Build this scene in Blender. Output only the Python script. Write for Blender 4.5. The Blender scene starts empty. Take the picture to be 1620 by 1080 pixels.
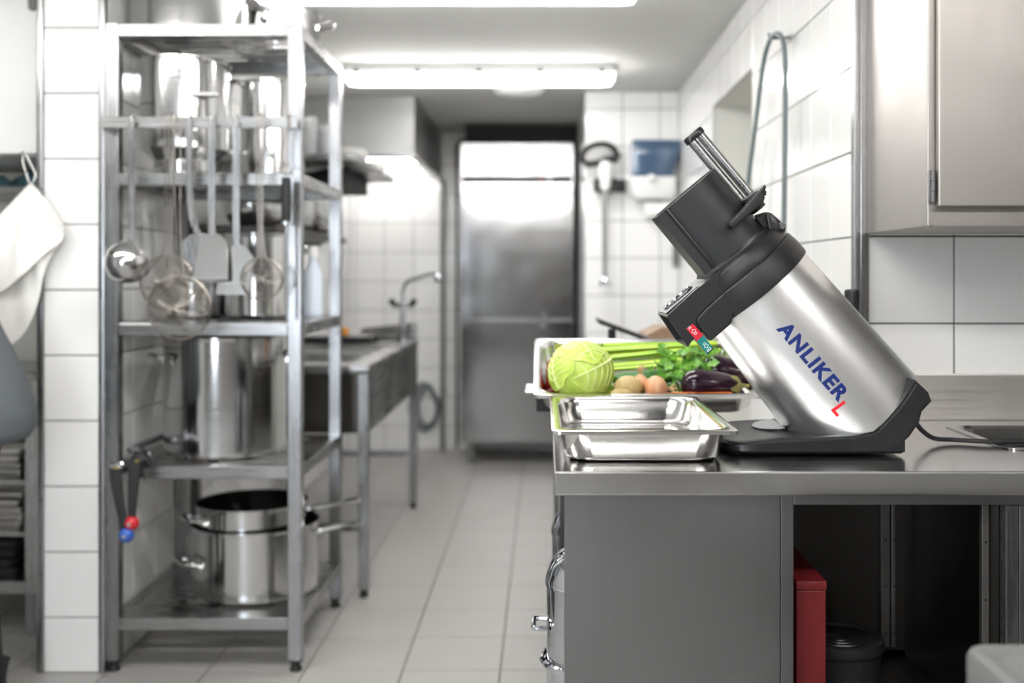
import bpy, bmesh, math, random
from mathutils import Vector, Matrix, noise
random.seed(7)
sc = bpy.context.scene
COL = sc.collection
PI = math.pi
# ---------------------------------------------------------------- camera
F, CX, CY, CAMH = 1700.0, 860.0, 434.0, 1.215          # focal length and vanishing point in px of the 1620 x 1080 frame
cam_data = bpy.data.cameras.new('camera')
cam = bpy.data.objects.new('camera', cam_data); COL.objects.link(cam)
cam.location = (0, 0, CAMH); cam.rotation_euler = (PI / 2, 0, 0)
cam_data.sensor_width = 36.0; cam_data.sensor_fit = 'HORIZONTAL'
cam_data.lens = 36.0 * F / 1620.0
cam_data.shift_x = (810 - CX) / 1620.0
cam_data.shift_y = (CY - 540) / 1620.0
cam_data.clip_start = 0.05
cam_data.dof.use_dof = True
cam_data.dof.focus_distance = 2.0
cam_data.dof.aperture_fstop = 2.0
sc.camera = cam
# ---------------------------------------------------------------- world, exposure
world = bpy.data.worlds.new('world'); sc.world = world
world.use_nodes = True
bg = world.node_tree.nodes['Background']
bg.inputs['Color'].default_value = (0.84, 0.92, 1.0, 1)
bg.inputs['Strength'].default_value = 12.0
LAMP_POWER = 25.0
sc.view_settings.view_transform = 'Standard'
sc.view_settings.look = 'None'
sc.view_settings.gamma = 1.0
sc.view_settings.use_curve_mapping = False
sc.view_settings.exposure = 0.47
sc.cycles.use_denoising = True
sc.cycles.max_bounces = 8

def P(px, py, Y):
    return Vector(((px - CX) / F * Y, Y, CAMH - (py - CY) / F * Y))

# ---------------------------------------------------------------- object helpers
MW = {}
def tag(o, label=None, cat=None, group=None, kind=None):
    if label: o['label'] = label
    if cat: o['category'] = cat
    if group: o['group'] = group
    if kind: o['kind'] = kind
    return o

def thing(name, label, cat, loc=(0, 0, 0), rot=(0, 0, 0), group=None):
    o = bpy.data.objects.new(name, None); COL.objects.link(o)
    o.empty_display_size = 0.05
    o.location = loc; o.rotation_euler = rot
    MW[o] = Matrix.LocRotScale(Vector(loc), o.rotation_euler, None)
    return tag(o, label, cat, group)

def finish(bm, smooth=True, ang=35):
    bmesh.ops.recalc_face_normals(bm, faces=bm.faces)
    if smooth:
        lim = math.radians(ang)
        for f in bm.faces: f.smooth = True
        for e in bm.edges:
            if len(e.link_faces) == 2:
                g = e.calc_face_angle(0)
                a, b = e.link_faces[0].calc_area(), e.link_faces[1].calc_area()
                e.smooth = g < lim and not (g > 0.02 and max(a, b) > 12 * min(a, b))
            else:
                e.smooth = True

def obj(name, bm, mat, parent=None, local=False, smooth=True, ang=35, label=None):
    """one mesh object; geometry given in world space unless local"""
    finish(bm, smooth, ang)
    if parent is not None and not local:
        bmesh.ops.transform(bm, matrix=MW[parent].inverted(), verts=bm.verts)
    me = bpy.data.meshes.new(name); bm.to_mesh(me); bm.free()
    mats = mat if isinstance(mat, (list, tuple)) else [mat]
    for m in mats: me.materials.append(m)
    o = bpy.data.objects.new(name, me); COL.objects.link(o)
    if parent is not None:
        o.parent = parent; MW[o] = MW[parent].copy()
    else:
        MW[o] = Matrix.Identity(4)
    if label: o['label'] = label
    return o

def solo(name, bm, mat, label, cat, group=None, **k):
    """a thing that is one mesh: origin moved to its base"""
    xs = [v.co.x for v in bm.verts]; ys = [v.co.y for v in bm.verts]; zs = [v.co.z for v in bm.verts]
    c = Vector(((min(xs) + max(xs)) / 2, (min(ys) + max(ys)) / 2, min(zs)))
    bmesh.ops.translate(bm, verts=bm.verts, vec=-c)
    o = obj(name, bm, mat, None, **k)
    o.location = c; MW[o] = Matrix.Translation(c)
    return tag(o, label, cat, group)

def struct(name, bm, mat, label=None, **k):
    o = obj(name, bm, mat, None, **k)
    o['kind'] = 'structure'
    if label: o['label'] = label
    return o

def copy_tree(o, loc=None, rotz=None, label=None, parent=None):
    c = o.copy(); COL.objects.link(c); c.parent = parent
    if loc is not None: c.location = loc
    if rotz is not None: c.rotation_euler = (o.rotation_euler[0], o.rotation_euler[1], rotz)
    if label: c['label'] = label
    for ch in [x for x in COL.objects if x.parent is o]:
        copy_tree(ch, parent=c)
    return c

# ---------------------------------------------------------------- mesh helpers
def NB(): return bmesh.new()

def box(bm, x0, x1, y0, y1, z0, z1, bev=0.0, seg=2):
    r = bmesh.ops.create_cube(bm, size=1.0)
    vs = r['verts']
    for v in vs:
        v.co = Vector(((x0 + x1) / 2 + v.co.x * (x1 - x0), (y0 + y1) / 2 + v.co.y * (y1 - y0), (z0 + z1) / 2 + v.co.z * (z1 - z0)))
    if bev > 0:
        es = list({e for v in vs for e in v.link_edges})
        bmesh.ops.bevel(bm, geom=es, offset=bev, segments=seg, affect='EDGES', profile=0.5)
    return bm

def bx(*a, **k): return box(NB(), *a, **k)

def loft(bm, loops, cap0=True, cap1=True, cyc=True):
    rows = [[bm.verts.new(p) for p in L] for L in loops]
    n = len(rows[0])
    for a, b in zip(rows[:-1], rows[1:]):
        for i in range(n if cyc else n - 1):
            j = (i + 1) % n
            try: bm.faces.new((a[i], a[j], b[j], b[i]))
            except ValueError: pass
    if cap0: bm.faces.new(rows[0][::-1])
    if cap1: bm.faces.new(rows[-1])
    return rows

def lathe(bm, prof, c=(0, 0, 0), seg=40, axis=None):
    """prof: (r, z) list; r=0 ends close to a point"""
    c = Vector(c)
    rows = []
    for r, z in prof:
        if r <= 1e-7:
            rows.append([bm.verts.new(Vector((0, 0, z)))])
        else:
            rows.append([bm.verts.new(Vector((r * math.cos(2 * PI * i / seg), r * math.sin(2 * PI * i / seg), z))) for i in range(seg)])
    for a, b in zip(rows[:-1], rows[1:]):
        for i in range(seg):
            j = (i + 1) % seg
            if len(a) == 1 and len(b) == 1: continue
            if len(a) == 1: bm.faces.new((a[0], b[j], b[i]))
            elif len(b) == 1: bm.faces.new((a[i], a[j], b[0]))
            else: bm.faces.new((a[i], a[j], b[j], b[i]))
    M = Matrix.Translation(c)
    if axis is not None:
        q = Vector((0, 0, 1)).rotation_difference(Vector(axis).normalized())
        M = M @ q.to_matrix().to_4x4()
    vs = [v for row in rows for v in row]
    bmesh.ops.transform(bm, matrix=M, verts=vs)
    return bm

def cyl(bm, a, b, r, seg=16, r2=None, bev=0.0):
    a, b = Vector(a), Vector(b)
    h = (b - a).length
    r2 = r if r2 is None else r2
    if bev > 0:
        prof = [(0, 0), (r - bev, 0), (r, bev), (r2, h - bev), (r2 - bev, h), (0, h)]
    else:
        prof = [(0, 0), (r, 0), (r2, h), (0, h)]
    return lathe(bm, prof, a, seg, (b - a))

def smooth_path(pts, n=8, closed=False):
    pts = [Vector(p) for p in pts]
    out = []
    m = len(pts)
    rng = range(m if closed else m - 1)
    for i in rng:
        p1, p2 = pts[i], pts[(i + 1) % m]
        p0 = pts[(i - 1) % m] if (closed or i > 0) else p1 * 2 - p2
        p3 = pts[(i + 2) % m] if (closed or i + 2 < m) else p2 * 2 - p1
        for k in range(n):
            t = k / n
            out.append(0.5 * ((2 * p1) + (p2 - p0) * t + (2 * p0 - 5 * p1 + 4 * p2 - p3) * t * t + (3 * p1 - p0 - 3 * p2 + p3) * t ** 3))
    if not closed: out.append(pts[-1])
    return out

def tube(bm, pts, r, seg=8, closed=False, flat=None):
    """r: float or list; flat: second radius factor along the frame binormal"""
    pts = [Vector(p) for p in pts]
    n = len(pts)
    rs = r if isinstance(r, (list, tuple)) else [r] * n
    tang = []
    for i in range(n):
        a = pts[(i - 1) % n] if (closed or i > 0) else pts[i]
        b = pts[(i + 1) % n] if (closed or i < n - 1) else pts[i]
        t = (b - a)
        tang.append(t.normalized() if t.length > 1e-9 else Vector((0, 0, 1)))
    up = Vector((0, 1, 0)) if abs(tang[0].y) < 0.9 else Vector((1, 0, 0))
    nrm = (up - tang[0] * up.dot(tang[0])).normalized()
    loops = []
    for i in range(n):
        if i:
            nrm = (nrm - tang[i] * nrm.dot(tang[i]))
            nrm = nrm.normalized() if nrm.length > 1e-6 else tang[i].orthogonal().normalized()
        bn = tang[i].cross(nrm)
        k = flat if flat else 1.0
        loops.append([pts[i] + nrm * math.cos(2 * PI * j / seg) * rs[i] * k + bn * math.sin(2 * PI * j / seg) * rs[i] for j in range(seg)])
    if closed:
        loops.append(loops[0])
        rows = loft(bm, loops[:-1], False, False)
        a, b = rows[-1], rows[0]
        for j in range(seg):
            k2 = (j + 1) % seg
            bm.faces.new((a[j], a[k2], b[k2], b[j]))
    else:
        loft(bm, loops)
    return bm

def prism(bm, poly, y0, y1, bev=0.0, seg=2):
    """poly: list of (x, z) world; extruded along Y"""
    a = [bm.verts.new((x, y0, z)) for x, z in poly]
    b = [bm.verts.new((x, y1, z)) for x, z in poly]
    n = len(poly)
    fs = [bm.faces.new(a), bm.faces.new(b[::-1])]
    for i in range(n):
        j = (i + 1) % n
        fs.append(bm.faces.new((a[i], b[i], b[j], a[j])))
    bmesh.ops.recalc_face_normals(bm, faces=fs)
    if bev > 0:
        es = list({e for v in a + b for e in v.link_edges})
        bmesh.ops.bevel(bm, geom=es, offset=bev, segments=seg, affect='EDGES', profile=0.5, clamp_overlap=True)
    return bm

def rrect(x0, x1, y0, y1, r, z, n=6):
    out = []
    for cx, cy, a0 in ((x1 - r, y1 - r, 0), (x0 + r, y1 - r, 90), (x0 + r, y0 + r, 180), (x1 - r, y0 + r, 270)):
        for k in range(n + 1):
            a = math.radians(a0 + 90 * k / n)
            out.append(Vector((cx + r * math.cos(a), cy + r * math.sin(a), z)))
    return out

def grid_slab(bm, xs, ys, keep, z0, z1, bev=0.0):
    vt = {}
    def V(i, j):
        if (i, j) not in vt: vt[(i, j)] = bm.verts.new((xs[i], ys[j], z1))
        return vt[(i, j)]
    fs = []
    for i in range(len(xs) - 1):
        for j in range(len(ys) - 1):
            if keep(i, j):
                fs.append(bm.faces.new((V(i, j), V(i + 1, j), V(i + 1, j + 1), V(i, j + 1))))
    r = bmesh.ops.extrude_face_region(bm, geom=fs)
    for g in r['geom']:
        if isinstance(g, bmesh.types.BMVert): g.co.z = z0
    bmesh.ops.recalc_face_normals(bm, faces=bm.faces)
    if bev > 0:
        es = [e for e in bm.edges if len(e.link_faces) == 2 and e.calc_face_angle(0) > 0.5]
        bmesh.ops.bevel(bm, geom=es, offset=bev, segments=2, affect='EDGES', profile=0.5)
    return bm

# ---------------------------------------------------------------- materials
def nt_new(name):
    m = bpy.data.materials.new(name); m.use_nodes = True
    nt = m.node_tree
    return m, nt, nt.nodes['Principled BSDF']

def setp(b, **k):
    names = {'base': 'Base Color', 'metal': 'Metallic', 'rough': 'Roughness', 'spec': 'Specular IOR Level', 'coat': 'Coat Weight',
             'coatr': 'Coat Roughness', 'trans': 'Transmission Weight', 'ior': 'IOR', 'alpha': 'Alpha', 'sheen': 'Sheen Weight',
             'sub': 'Subsurface Weight', 'aniso': 'Anisotropic'}
    for q, v in k.items():
        i = b.inputs[names[q]]
        i.default_value = (*v, 1) if isinstance(v, (tuple, list)) and len(v) == 3 else v

def plain(name, base, rough=0.5, metal=0.0, noise_amt=0.06, nscale=30.0, bump=0.0, bscale=200.0, **k):
    m, nt, b = nt_new(name)
    setp(b, base=base, rough=rough, metal=metal, **k)
    tc = nt.nodes.new('ShaderNodeTexCoord')
    if noise_amt > 0:
        n = nt.nodes.new('ShaderNodeTexNoise'); n.inputs['Scale'].default_value = nscale; n.inputs['Detail'].default_value = 3
        nt.links.new(tc.outputs['Object'], n.inputs['Vector'])
        mx = nt.nodes.new('ShaderNodeMix'); mx.data_type = 'RGBA'
        mx.inputs[6].default_value = (*[c * (1 - noise_amt) for c in base], 1)
        mx.inputs[7].default_value = (*[min(1, c * (1 + noise_amt)) for c in base], 1)
        nt.links.new(n.outputs['Fac'], mx.inputs[0]); nt.links.new(mx.outputs[2], b.inputs['Base Color'])
        mr = nt.nodes.new('ShaderNodeMapRange'); mr.inputs[3].default_value = rough * 0.85; mr.inputs[4].default_value = min(1, rough * 1.15)
        nt.links.new(n.outputs['Fac'], mr.inputs[0]); nt.links.new(mr.outputs[0], b.inputs['Roughness'])
    if bump > 0:
        n2 = nt.nodes.new('ShaderNodeTexNoise'); n2.inputs['Scale'].default_value = bscale; n2.inputs['Detail'].default_value = 2
        nt.links.new(tc.outputs['Object'], n2.inputs['Vector'])
        bp = nt.nodes.new('ShaderNodeBump'); bp.inputs['Strength'].default_value = bump; bp.inputs['Distance'].default_value = 0.002
        nt.links.new(n2.outputs['Fac'], bp.inputs['Height']); nt.links.new(bp.outputs['Normal'], b.inputs['Normal'])
    return m

def steel(name, base=(0.62, 0.62, 0.63), rough=0.3, streak=(3, 3, 160), r_amt=0.10, bump=0.05, smudge=0.12, c_amt=0.08):
    """brushed stainless: stretched noise for the grain, broad noise for smudges"""
    m, nt, b = nt_new(name)
    setp(b, base=base, rough=rough, metal=1.0)
    tc = nt.nodes.new('ShaderNodeTexCoord')
    mp = nt.nodes.new('ShaderNodeMapping'); mp.inputs['Scale'].default_value = streak
    nt.links.new(tc.outputs['Object'], mp.inputs['Vector'])
    n = nt.nodes.new('ShaderNodeTexNoise'); n.inputs['Scale'].default_value = 1.0; n.inputs['Detail'].default_value = 4
    nt.links.new(mp.outputs[0], n.inputs['Vector'])
    s = nt.nodes.new('ShaderNodeTexNoise'); s.inputs['Scale'].default_value = 4.0; s.inputs['Detail'].default_value = 4
    nt.links.new(tc.outputs['Object'], s.inputs['Vector'])
    a1 = nt.nodes.new('ShaderNodeMapRange'); a1.inputs[1].default_value = 0.3; a1.inputs[2].default_value = 0.7
    a1.inputs[3].default_value = rough - r_amt / 2; a1.inputs[4].default_value = rough + r_amt / 2
    nt.links.new(n.outputs['Fac'], a1.inputs[0])
    a2 = nt.nodes.new('ShaderNodeMapRange'); a2.inputs[1].default_value = 0.3; a2.inputs[2].default_value = 0.7
    a2.inputs[3].default_value = -smudge / 2; a2.inputs[4].default_value = smudge / 2
    nt.links.new(s.outputs['Fac'], a2.inputs[0])
    ad = nt.nodes.new('ShaderNodeMath'); ad.operation = 'ADD'; ad.use_clamp = True
    nt.links.new(a1.outputs[0], ad.inputs[0]); nt.links.new(a2.outputs[0], ad.inputs[1])
    nt.links.new(ad.outputs[0], b.inputs['Roughness'])
    mx = nt.nodes.new('ShaderNodeMix'); mx.data_type = 'RGBA'
    mx.inputs[6].default_value = (*[c * (1 - c_amt) for c in base], 1)
    mx.inputs[7].default_value = (*[min(1, c * (1 + c_amt)) for c in base], 1)
    nt.links.new(n.outputs['Fac'], mx.inputs[0]); nt.links.new(mx.outputs[2], b.inputs['Base Color'])
    if bump > 0:
        bp = nt.nodes.new('ShaderNodeBump'); bp.inputs['Strength'].default_value = bump; bp.inputs['Distance'].default_value = 0.001
        nt.links.new(n.outputs['Fac'], bp.inputs['Height']); nt.links.new(bp.outputs['Normal'], b.inputs['Normal'])
    return m

M = {}
M['steel'] = steel('steel_brushed_vertical', (0.33, 0.33, 0.335), 0.28, (160, 160, 3))
M['steel_h'] = steel('steel_brushed_horizontal', (0.33, 0.328, 0.326), 0.28, (3, 3, 200))
M['steel_warm'] = steel('steel_brushed_warm', (0.40, 0.375, 0.355), 0.46, (160, 160, 2.5), 0.04, 0.008, 0.10, 0.03)
M['upstand'] = steel('steel_upstand', (0.72, 0.69, 0.66), 0.42, (3, 3, 200), bump=0.02)
M['steel_top'] = steel('steel_worktop', (0.58, 0.575, 0.57), 0.17, (5, 160, 5), 0.06, 0.02, 0.06)
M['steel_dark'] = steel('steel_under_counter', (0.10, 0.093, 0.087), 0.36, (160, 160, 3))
M['panel'] = steel('steel_cabinet_front', (0.26, 0.26, 0.265), 0.36, (120, 120, 3), 0.06, 0.012, 0.14, 0.04)
M['pot'] = steel('steel_pot', (0.56, 0.56, 0.56), 0.13, (2, 2, 260), 0.08, 0.02, 0.05)
M['pan'] = steel('steel_pan', (0.72, 0.71, 0.70), 0.16, (4, 4, 60), 0.05, 0.02, 0.08)
M['chrome'] = steel('chrome', (0.62, 0.64, 0.68), 0.05, (5, 5, 5), 0.02, 0.0, 0.02)
M['fridge'] = steel('steel_fridge', (0.46, 0.46, 0.47), 0.2, (2, 2, 120), 0.06, 0.02, 0.06)
M['hood'] = steel('steel_hood', (0.30, 0.30, 0.30), 0.48, (160, 160, 3))
M['wire'] = steel('steel_wire', (0.33, 0.30, 0.27), 0.3, (20, 20, 20))
M['body'] = steel('aluminium_body', (0.80, 0.80, 0.79), 0.27, (1, 1, 1), 0.0, 0.0, 0.03, 0.0)
M['black'] = plain('black_plastic', (0.012, 0.0125, 0.014), 0.42, bump=0.15, bscale=900)
M['black2'] = plain('black_plastic_smooth', (0.014, 0.015, 0.017), 0.3)
M['rubber'] = plain('black_rubber', (0.012, 0.012, 0.013), 0.6)
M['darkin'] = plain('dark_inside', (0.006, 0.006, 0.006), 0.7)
M['white'] = plain('white_enamel', (0.80, 0.80, 0.79), 0.35, noise_amt=0.02)
M['ceil'] = plain('ceiling_paint', (0.60, 0.60, 0.585), 0.8, noise_amt=0.03, nscale=6, bump=0.2, bscale=60)
M['plaster'] = plain('plaster', (0.66, 0.66, 0.62), 0.8, noise_amt=0.04, nscale=5)
M['tile'] = plain('wall_tile_glaze', (0.80, 0.80, 0.79), 0.13, noise_amt=0.02, nscale=2.0, bump=0.03, bscale=9)
M['grout_d'] = plain('grout_dark', (0.035, 0.045, 0.04), 0.9)
M['grout'] = plain('grout_grey', (0.10, 0.115, 0.11), 0.9)
M['red'] = plain('red_paint', (0.15, 0.010, 0.012), 0.45, noise_amt=0.2, nscale=25)
M['redp'] = plain('red_plastic', (0.55, 0.02, 0.03), 0.25)
M['bluep'] = plain('blue_plastic', (0.03, 0.10, 0.45), 0.25)
M['ink_blue'] = plain('print_blue', (0.003, 0.020, 0.17), 0.4, noise_amt=0)
M['ink_red'] = plain('print_red', (0.85, 0.01, 0.02), 0.4, noise_amt=0)
M['tag_red'] = plain('sticker_red', (0.62, 0.012, 0.035), 0.4, noise_amt=0)
M['tag_green'] = plain('sticker_green', (0.005, 0.22, 0.20), 0.4, noise_amt=0)
M['ink_white'] = plain('print_white', (0.85, 0.85, 0.85), 0.4, noise_amt=0)
M['greyplastic'] = plain('grey_plastic', (0.16, 0.16, 0.157), 0.5)
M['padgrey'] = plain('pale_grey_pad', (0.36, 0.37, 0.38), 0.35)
M['cable'] = plain('grey_cable', (0.13, 0.16, 0.17), 0.5)
M['cloth_w'] = plain('white_cloth', (0.82, 0.81, 0.78), 0.9, bump=0.2, bscale=400)
M['cloth_t'] = plain('teal_cloth', (0.12, 0.26, 0.31), 0.9, noise_amt=0.3, nscale=12, bump=0.3, bscale=300)
M['coat'] = plain('slate_cloth', (0.105, 0.12, 0.13), 0.9, noise_amt=0.12, nscale=120, bump=0.4, bscale=500)
M['trouser'] = plain('black_cloth', (0.02, 0.021, 0.024), 0.9)
M['skin'] = plain('skin', (0.50, 0.30, 0.22), 0.5, sub=0.1)
M['hair'] = plain('dark_hair', (0.03, 0.02, 0.015), 0.6)
M['wood'] = plain('brown_wood', (0.24, 0.15, 0.09), 0.5, noise_amt=0.35, nscale=14)
M['ceramic'] = plain('white_ceramic', (0.82, 0.82, 0.80), 0.15, noise_amt=0.02)
M['orange'] = plain('orange_sponge', (0.7, 0.3, 0.05), 0.9, bump=0.5, bscale=300)
M['brass'] = plain('brass', (0.55, 0.40, 0.12), 0.3, metal=1.0)

def floor_mat(name, tile, grout, x0, y0, step, gap):
    """tile colour with joint lines on the floor's own grid (takes over where tiles are not built singly)"""
    m, nt, b = nt_new(name)
    tc = nt.nodes.new('ShaderNodeTexCoord')
    sp = nt.nodes.new('ShaderNodeSeparateXYZ'); nt.links.new(tc.outputs['Object'], sp.inputs[0])
    outs = []
    for ax, o0 in ((0, x0), (1, y0)):
        a = nt.nodes.new('ShaderNodeMath'); a.operation = 'SUBTRACT'; a.inputs[1].default_value = o0 - gap / 2 - 100 * step
        nt.links.new(sp.outputs[ax], a.inputs[0])
        d = nt.nodes.new('ShaderNodeMath'); d.operation = 'MODULO'; d.inputs[1].default_value = step
        nt.links.new(a.outputs[0], d.inputs[0])
        l = nt.nodes.new('ShaderNodeMath'); l.operation = 'LESS_THAN'; l.inputs[1].default_value = gap
        nt.links.new(d.outputs[0], l.inputs[0]); outs.append(l)
    mxm = nt.nodes.new('ShaderNodeMath'); mxm.operation = 'MAXIMUM'
    nt.links.new(outs[0].outputs[0], mxm.inputs[0]); nt.links.new(outs[1].outputs[0], mxm.inputs[1])
    mx = nt.nodes.new('ShaderNodeMix'); mx.data_type = 'RGBA'
    mx.inputs[6].default_value = (*tile, 1); mx.inputs[7].default_value = (*grout, 1)
    nt.links.new(mxm.outputs[0], mx.inputs[0]); nt.links.new(mx.outputs[2], b.inputs['Base Color'])
    setp(b, rough=0.5)
    return m

def emit(name, col, strength):
    m, nt, b = nt_new(name)
    setp(b, base=(0.8, 0.8, 0.8), rough=0.4)
    b.inputs['Emission Color'].default_value = (*col, 1)
    b.inputs['Emission Strength'].default_value = strength
    return m
M['lamp'] = emit('lamp_diffuser_lit', (1.0, 0.98, 0.95), LAMP_POWER)
# ================================================================ structure
CEIL = 2.195
XL, XR = -1.343, 0.7235
FX0, FY0, FS = -0.1326, 3.301, 0.30
TILE_FLOOR = (0.36, 0.35, 0.335)
M['floor_base'] = floor_mat('floor_tiles_far', TILE_FLOOR, (0.13, 0.115, 0.10), FX0, FY0, FS, 0.006)
M['floor_tile'] = plain('floor_tile', TILE_FLOOR, 0.38, noise_amt=0.06, nscale=6, bump=0.06, bscale=40)

def tile_mesh(cache, w, h, d, bev=0.0015):
    """a slab lying in local XY, front towards +Z, origin at the centre of its back"""
    key = (round(w, 4), round(h, 4), round(d, 4))
    if key in cache: return cache[key]
    bm = NB()
    def ring(i, z): return [Vector((sx * (w / 2 - i), sy * (h / 2 - i), z)) for sx, sy in ((-1, -1), (1, -1), (1, 1), (-1, 1))]
    loft(bm, [ring(0, 0), ring(0, d - bev), ring(bev, d)], True, True)
    finish(bm, False)
    me = bpy.data.meshes.new('tile'); bm.to_mesh(me); bm.free()
    cache[key] = me
    return me

TC = {}
def lay_tiles(parent, mat, key, origin, ua, va, us, vs, d, gap, holes=(), jit=0.0016, bev=0.0015):
    """tiles on a wall or floor: joints at us (along ua) and vs (along va), measured from origin"""
    ua, va = Vector(ua), Vector(va); na = ua.cross(va)
    R = Matrix((ua, va, na)).transposed()
    cache = TC.setdefault(key, {})
    n = 0
    for u0, u1 in zip(us[:-1], us[1:]):
        for v0, v1 in zip(vs[:-1], vs[1:]):
            rects = [(u0, u1, v0, v1)]
            for (a0, a1, b0, b1) in holes:
                nr = []
                for (p0, p1, q0, q1) in rects:
                    if p1 <= a0 or p0 >= a1 or q1 <= b0 or q0 >= b1: nr.append((p0, p1, q0, q1)); continue
                    if p0 < a0: nr.append((p0, a0, q0, q1))
                    if p1 > a1: nr.append((a1, p1, q0, q1))
                    m0, m1 = max(p0, a0), min(p1, a1)
                    if q0 < b0: nr.append((m0, m1, q0, b0))
                    if q1 > b1: nr.append((m0, m1, b1, q1))
                rects = nr
            for (p0, p1, q0, q1) in rects:
                w, h = p1 - p0 - gap, q1 - q0 - gap
                if w < 0.012 or h < 0.012: continue
                me = tile_mesh(cache, w, h, d, bev)
                if not me.materials: me.materials.append(mat)
                o = bpy.data.objects.new('floor_tile' if key == 'floor' else 'tile', me); COL.objects.link(o)
                o.parent = parent
                J = Matrix.Rotation(random.uniform(-jit, jit), 3, 'X') @ Matrix.Rotation(random.uniform(-jit, jit), 3, 'Y')
                o.matrix_local = Matrix.Translation(Vector(origin) + ua * (p0 + p1) / 2 + va * (q0 + q1) / 2) @ (R @ J).to_4x4()
                n += 1
    return n

def joints(lo, hi, ref, step):
    k = math.floor((lo - ref) / step) + 1
    out = [lo]
    while ref + k * step < hi - 1e-6:
        if ref + k * step > lo + 1e-6: out.append(ref + k * step)
        k += 1
    return out + [hi]

# floor
floor = struct('floor', bx(-3.2, 2.4, -1.6, 7.6, -0.12, -0.004), M['floor_base'], 'floor of pale grey square tiles')
ftj_x = joints(-2.54, 0.77, FX0, FS); ftj_y = joints(2.70, 7.43, FY0, FS)
lay_tiles(floor, M['floor_tile'], 'floor', (0, 0, -0.0045), (1, 0, 0), (0, 1, 0), ftj_x, ftj_y, 0.0045, 0.005, jit=0.0006, bev=0.001)
# ceiling
struct('ceiling', bx(-3.2, 2.4, -1.6, 7.6, CEIL, CEIL + 0.1), M['ceil'], 'white painted ceiling')
# left wall, whose end shows as a tiled pillar
wl = struct('wall_left', bx(-1.535, XL - 0.006, 3.286, 7.6, 0, CEIL), M['grout'], 'white tiled wall behind the steel rack')
zj = joints(0, CEIL, 0.168, 0.2)
lay_tiles(wl, M['tile'], 'w', (XL - 0.0062, 0, 0), (0, 1, 0), (0, 0, 1), joints(3.287, 7.43, 3.517, 0.2), zj, 0.0062, 0.004)
lay_tiles(wl, M['tile'], 'w', (0, 3.2862, 0), (1, 0, 0), (0, 0, 1), [-1.527, -1.355], zj, 0.0062, 0.004)
struct('trim_1', bx(-1.545, -1.526, 3.272, 3.30, 0, CEIL, bev=0.002), M['steel'], 'steel corner strip on the outer edge of the tiled pillar')
struct('trim_2', bx(-1.356, -1.338, 3.272, 3.30, 0, CEIL, bev=0.002), M['steel'], 'steel corner strip on the pillar edge beside the rack')
# back wall
wb = struct('wall_back', bx(-1.535, 0.23, 7.436, 7.6, 0, CEIL), M['grout'], 'white tiled wall behind the sink and the refrigerator')
lay_tiles(wb, M['tile'], 'w', (0, 7.4362, 0), (1, 0, 0), (0, 0, 1), joints(XL, 0.222, -0.70, 0.2), zj, 0.0062, 0.004)
# short wall with the hand blender
ze = joints(0, CEIL, 1.1026, 0.2)
we = struct('wall_end', bx(0.2296, XR + 0.3, 5.766, 7.6, 0, CEIL), M['grout'], 'white tiled wall carrying the hand blender and towel dispenser')
lay_tiles(we, M['tile'], 'w', (0, 5.7662, 0), (1, 0, 0), (0, 0, 1), joints(0.2236, XR, 0.4235, 0.2), ze, 0.0062, 0.004)
lay_tiles(we, M['tile'], 'w', (0.2294, 0, 0), (0, -1, 0), (0, 0, 1), [-q for q in joints(5.766, 7.43, 5.96, 0.2)][::-1], ze, 0.0060, 0.004)
# right wall with a plastered recess
bm = NB()
NY0, NY1, NZ0, NZ1, ND = 3.727, 4.59, 1.02, 1.93, 0.30
x0 = XR + 0.006
box(bm, x0, x0 + ND, 2.60, NY0, 0, CEIL); box(bm, x0, x0 + ND, NY1, 5.766, 0, CEIL)
box(bm, x0, x0 + ND, NY0, NY1, 0, NZ0); box(bm, x0, x0 + ND, NY0, NY1, NZ1, CEIL)
box(bm, x0 + ND, x0 + ND + 0.06, 2.60, 5.766, 0, CEIL)
wr = struct('wall_right', bm, M['plaster'], 'white tiled wall with a plastered recess')
zj2 = joints(0.86, CEIL, 1.1026, 0.2)
def grout_sheet(name, bm, par):
    return obj(name, bm, M['grout'], par)
bm = NB()
for (a, b_, c, d_) in ((2.46, NY0, 0.8, CEIL), (NY1, 5.766, 0.8, CEIL), (NY0, NY1, 0.8, NZ0), (NY0, NY1, NZ1, CEIL)):
    box(bm, x0 - 0.002, x0 + 0.001, a, b_, c, d_)
grout_sheet('grout_bed', bm, wr)
lay_tiles(wr, M['tile'], 'w', (x0 - 0.0022, 0, 0), (0, -1, 0), (0, 0, 1), [-q for q in joints(2.462, 5.764, 2.51, 0.2)][::-1], zj2, 0.0040, 0.0035, holes=[(-NY1, -NY0, NZ0, NZ1)])
# wall facing the camera above the worktop
wf = struct('wall_front', bx(XR + 0.006, 2.4, 2.466, 2.60, 0, CEIL), M['grout_d'], 'white tiled wall under the hanging steel cupboard')
lay_tiles(wf, M['tile'], 'w', (0, 2.4662, 0), (1, 0, 0), (0, 0, 1), joints(0.7425, 2.34, 0.9406, 0.2), joints(0.90, CEIL, 1.1026, 0.2), 0.0062, 0.0035)
bm = NB(); box(bm, 0.7075, 0.7225, 2.448, 2.475, 0.885, CEIL, bev=0.002); box(bm, 0.7235, 0.7425, 2.4525, 2.468, 0.885, CEIL, bev=0.0015)
struct('trim_3', bm, M['steel'], 'steel corner strip between the side wall and the worktop wall')
# pantry behind the pillar
struct('wall_pantry', bx(-3.2, -1.535, 4.55, 4.70, 0, CEIL), M['plaster'], 'pale wall at the back of the side room')
struct('wall_pantry_side', bx(-3.25, -3.2, -1.6, 4.7, 0, CEIL), M['plaster'], 'pale side wall of the side room')
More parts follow.
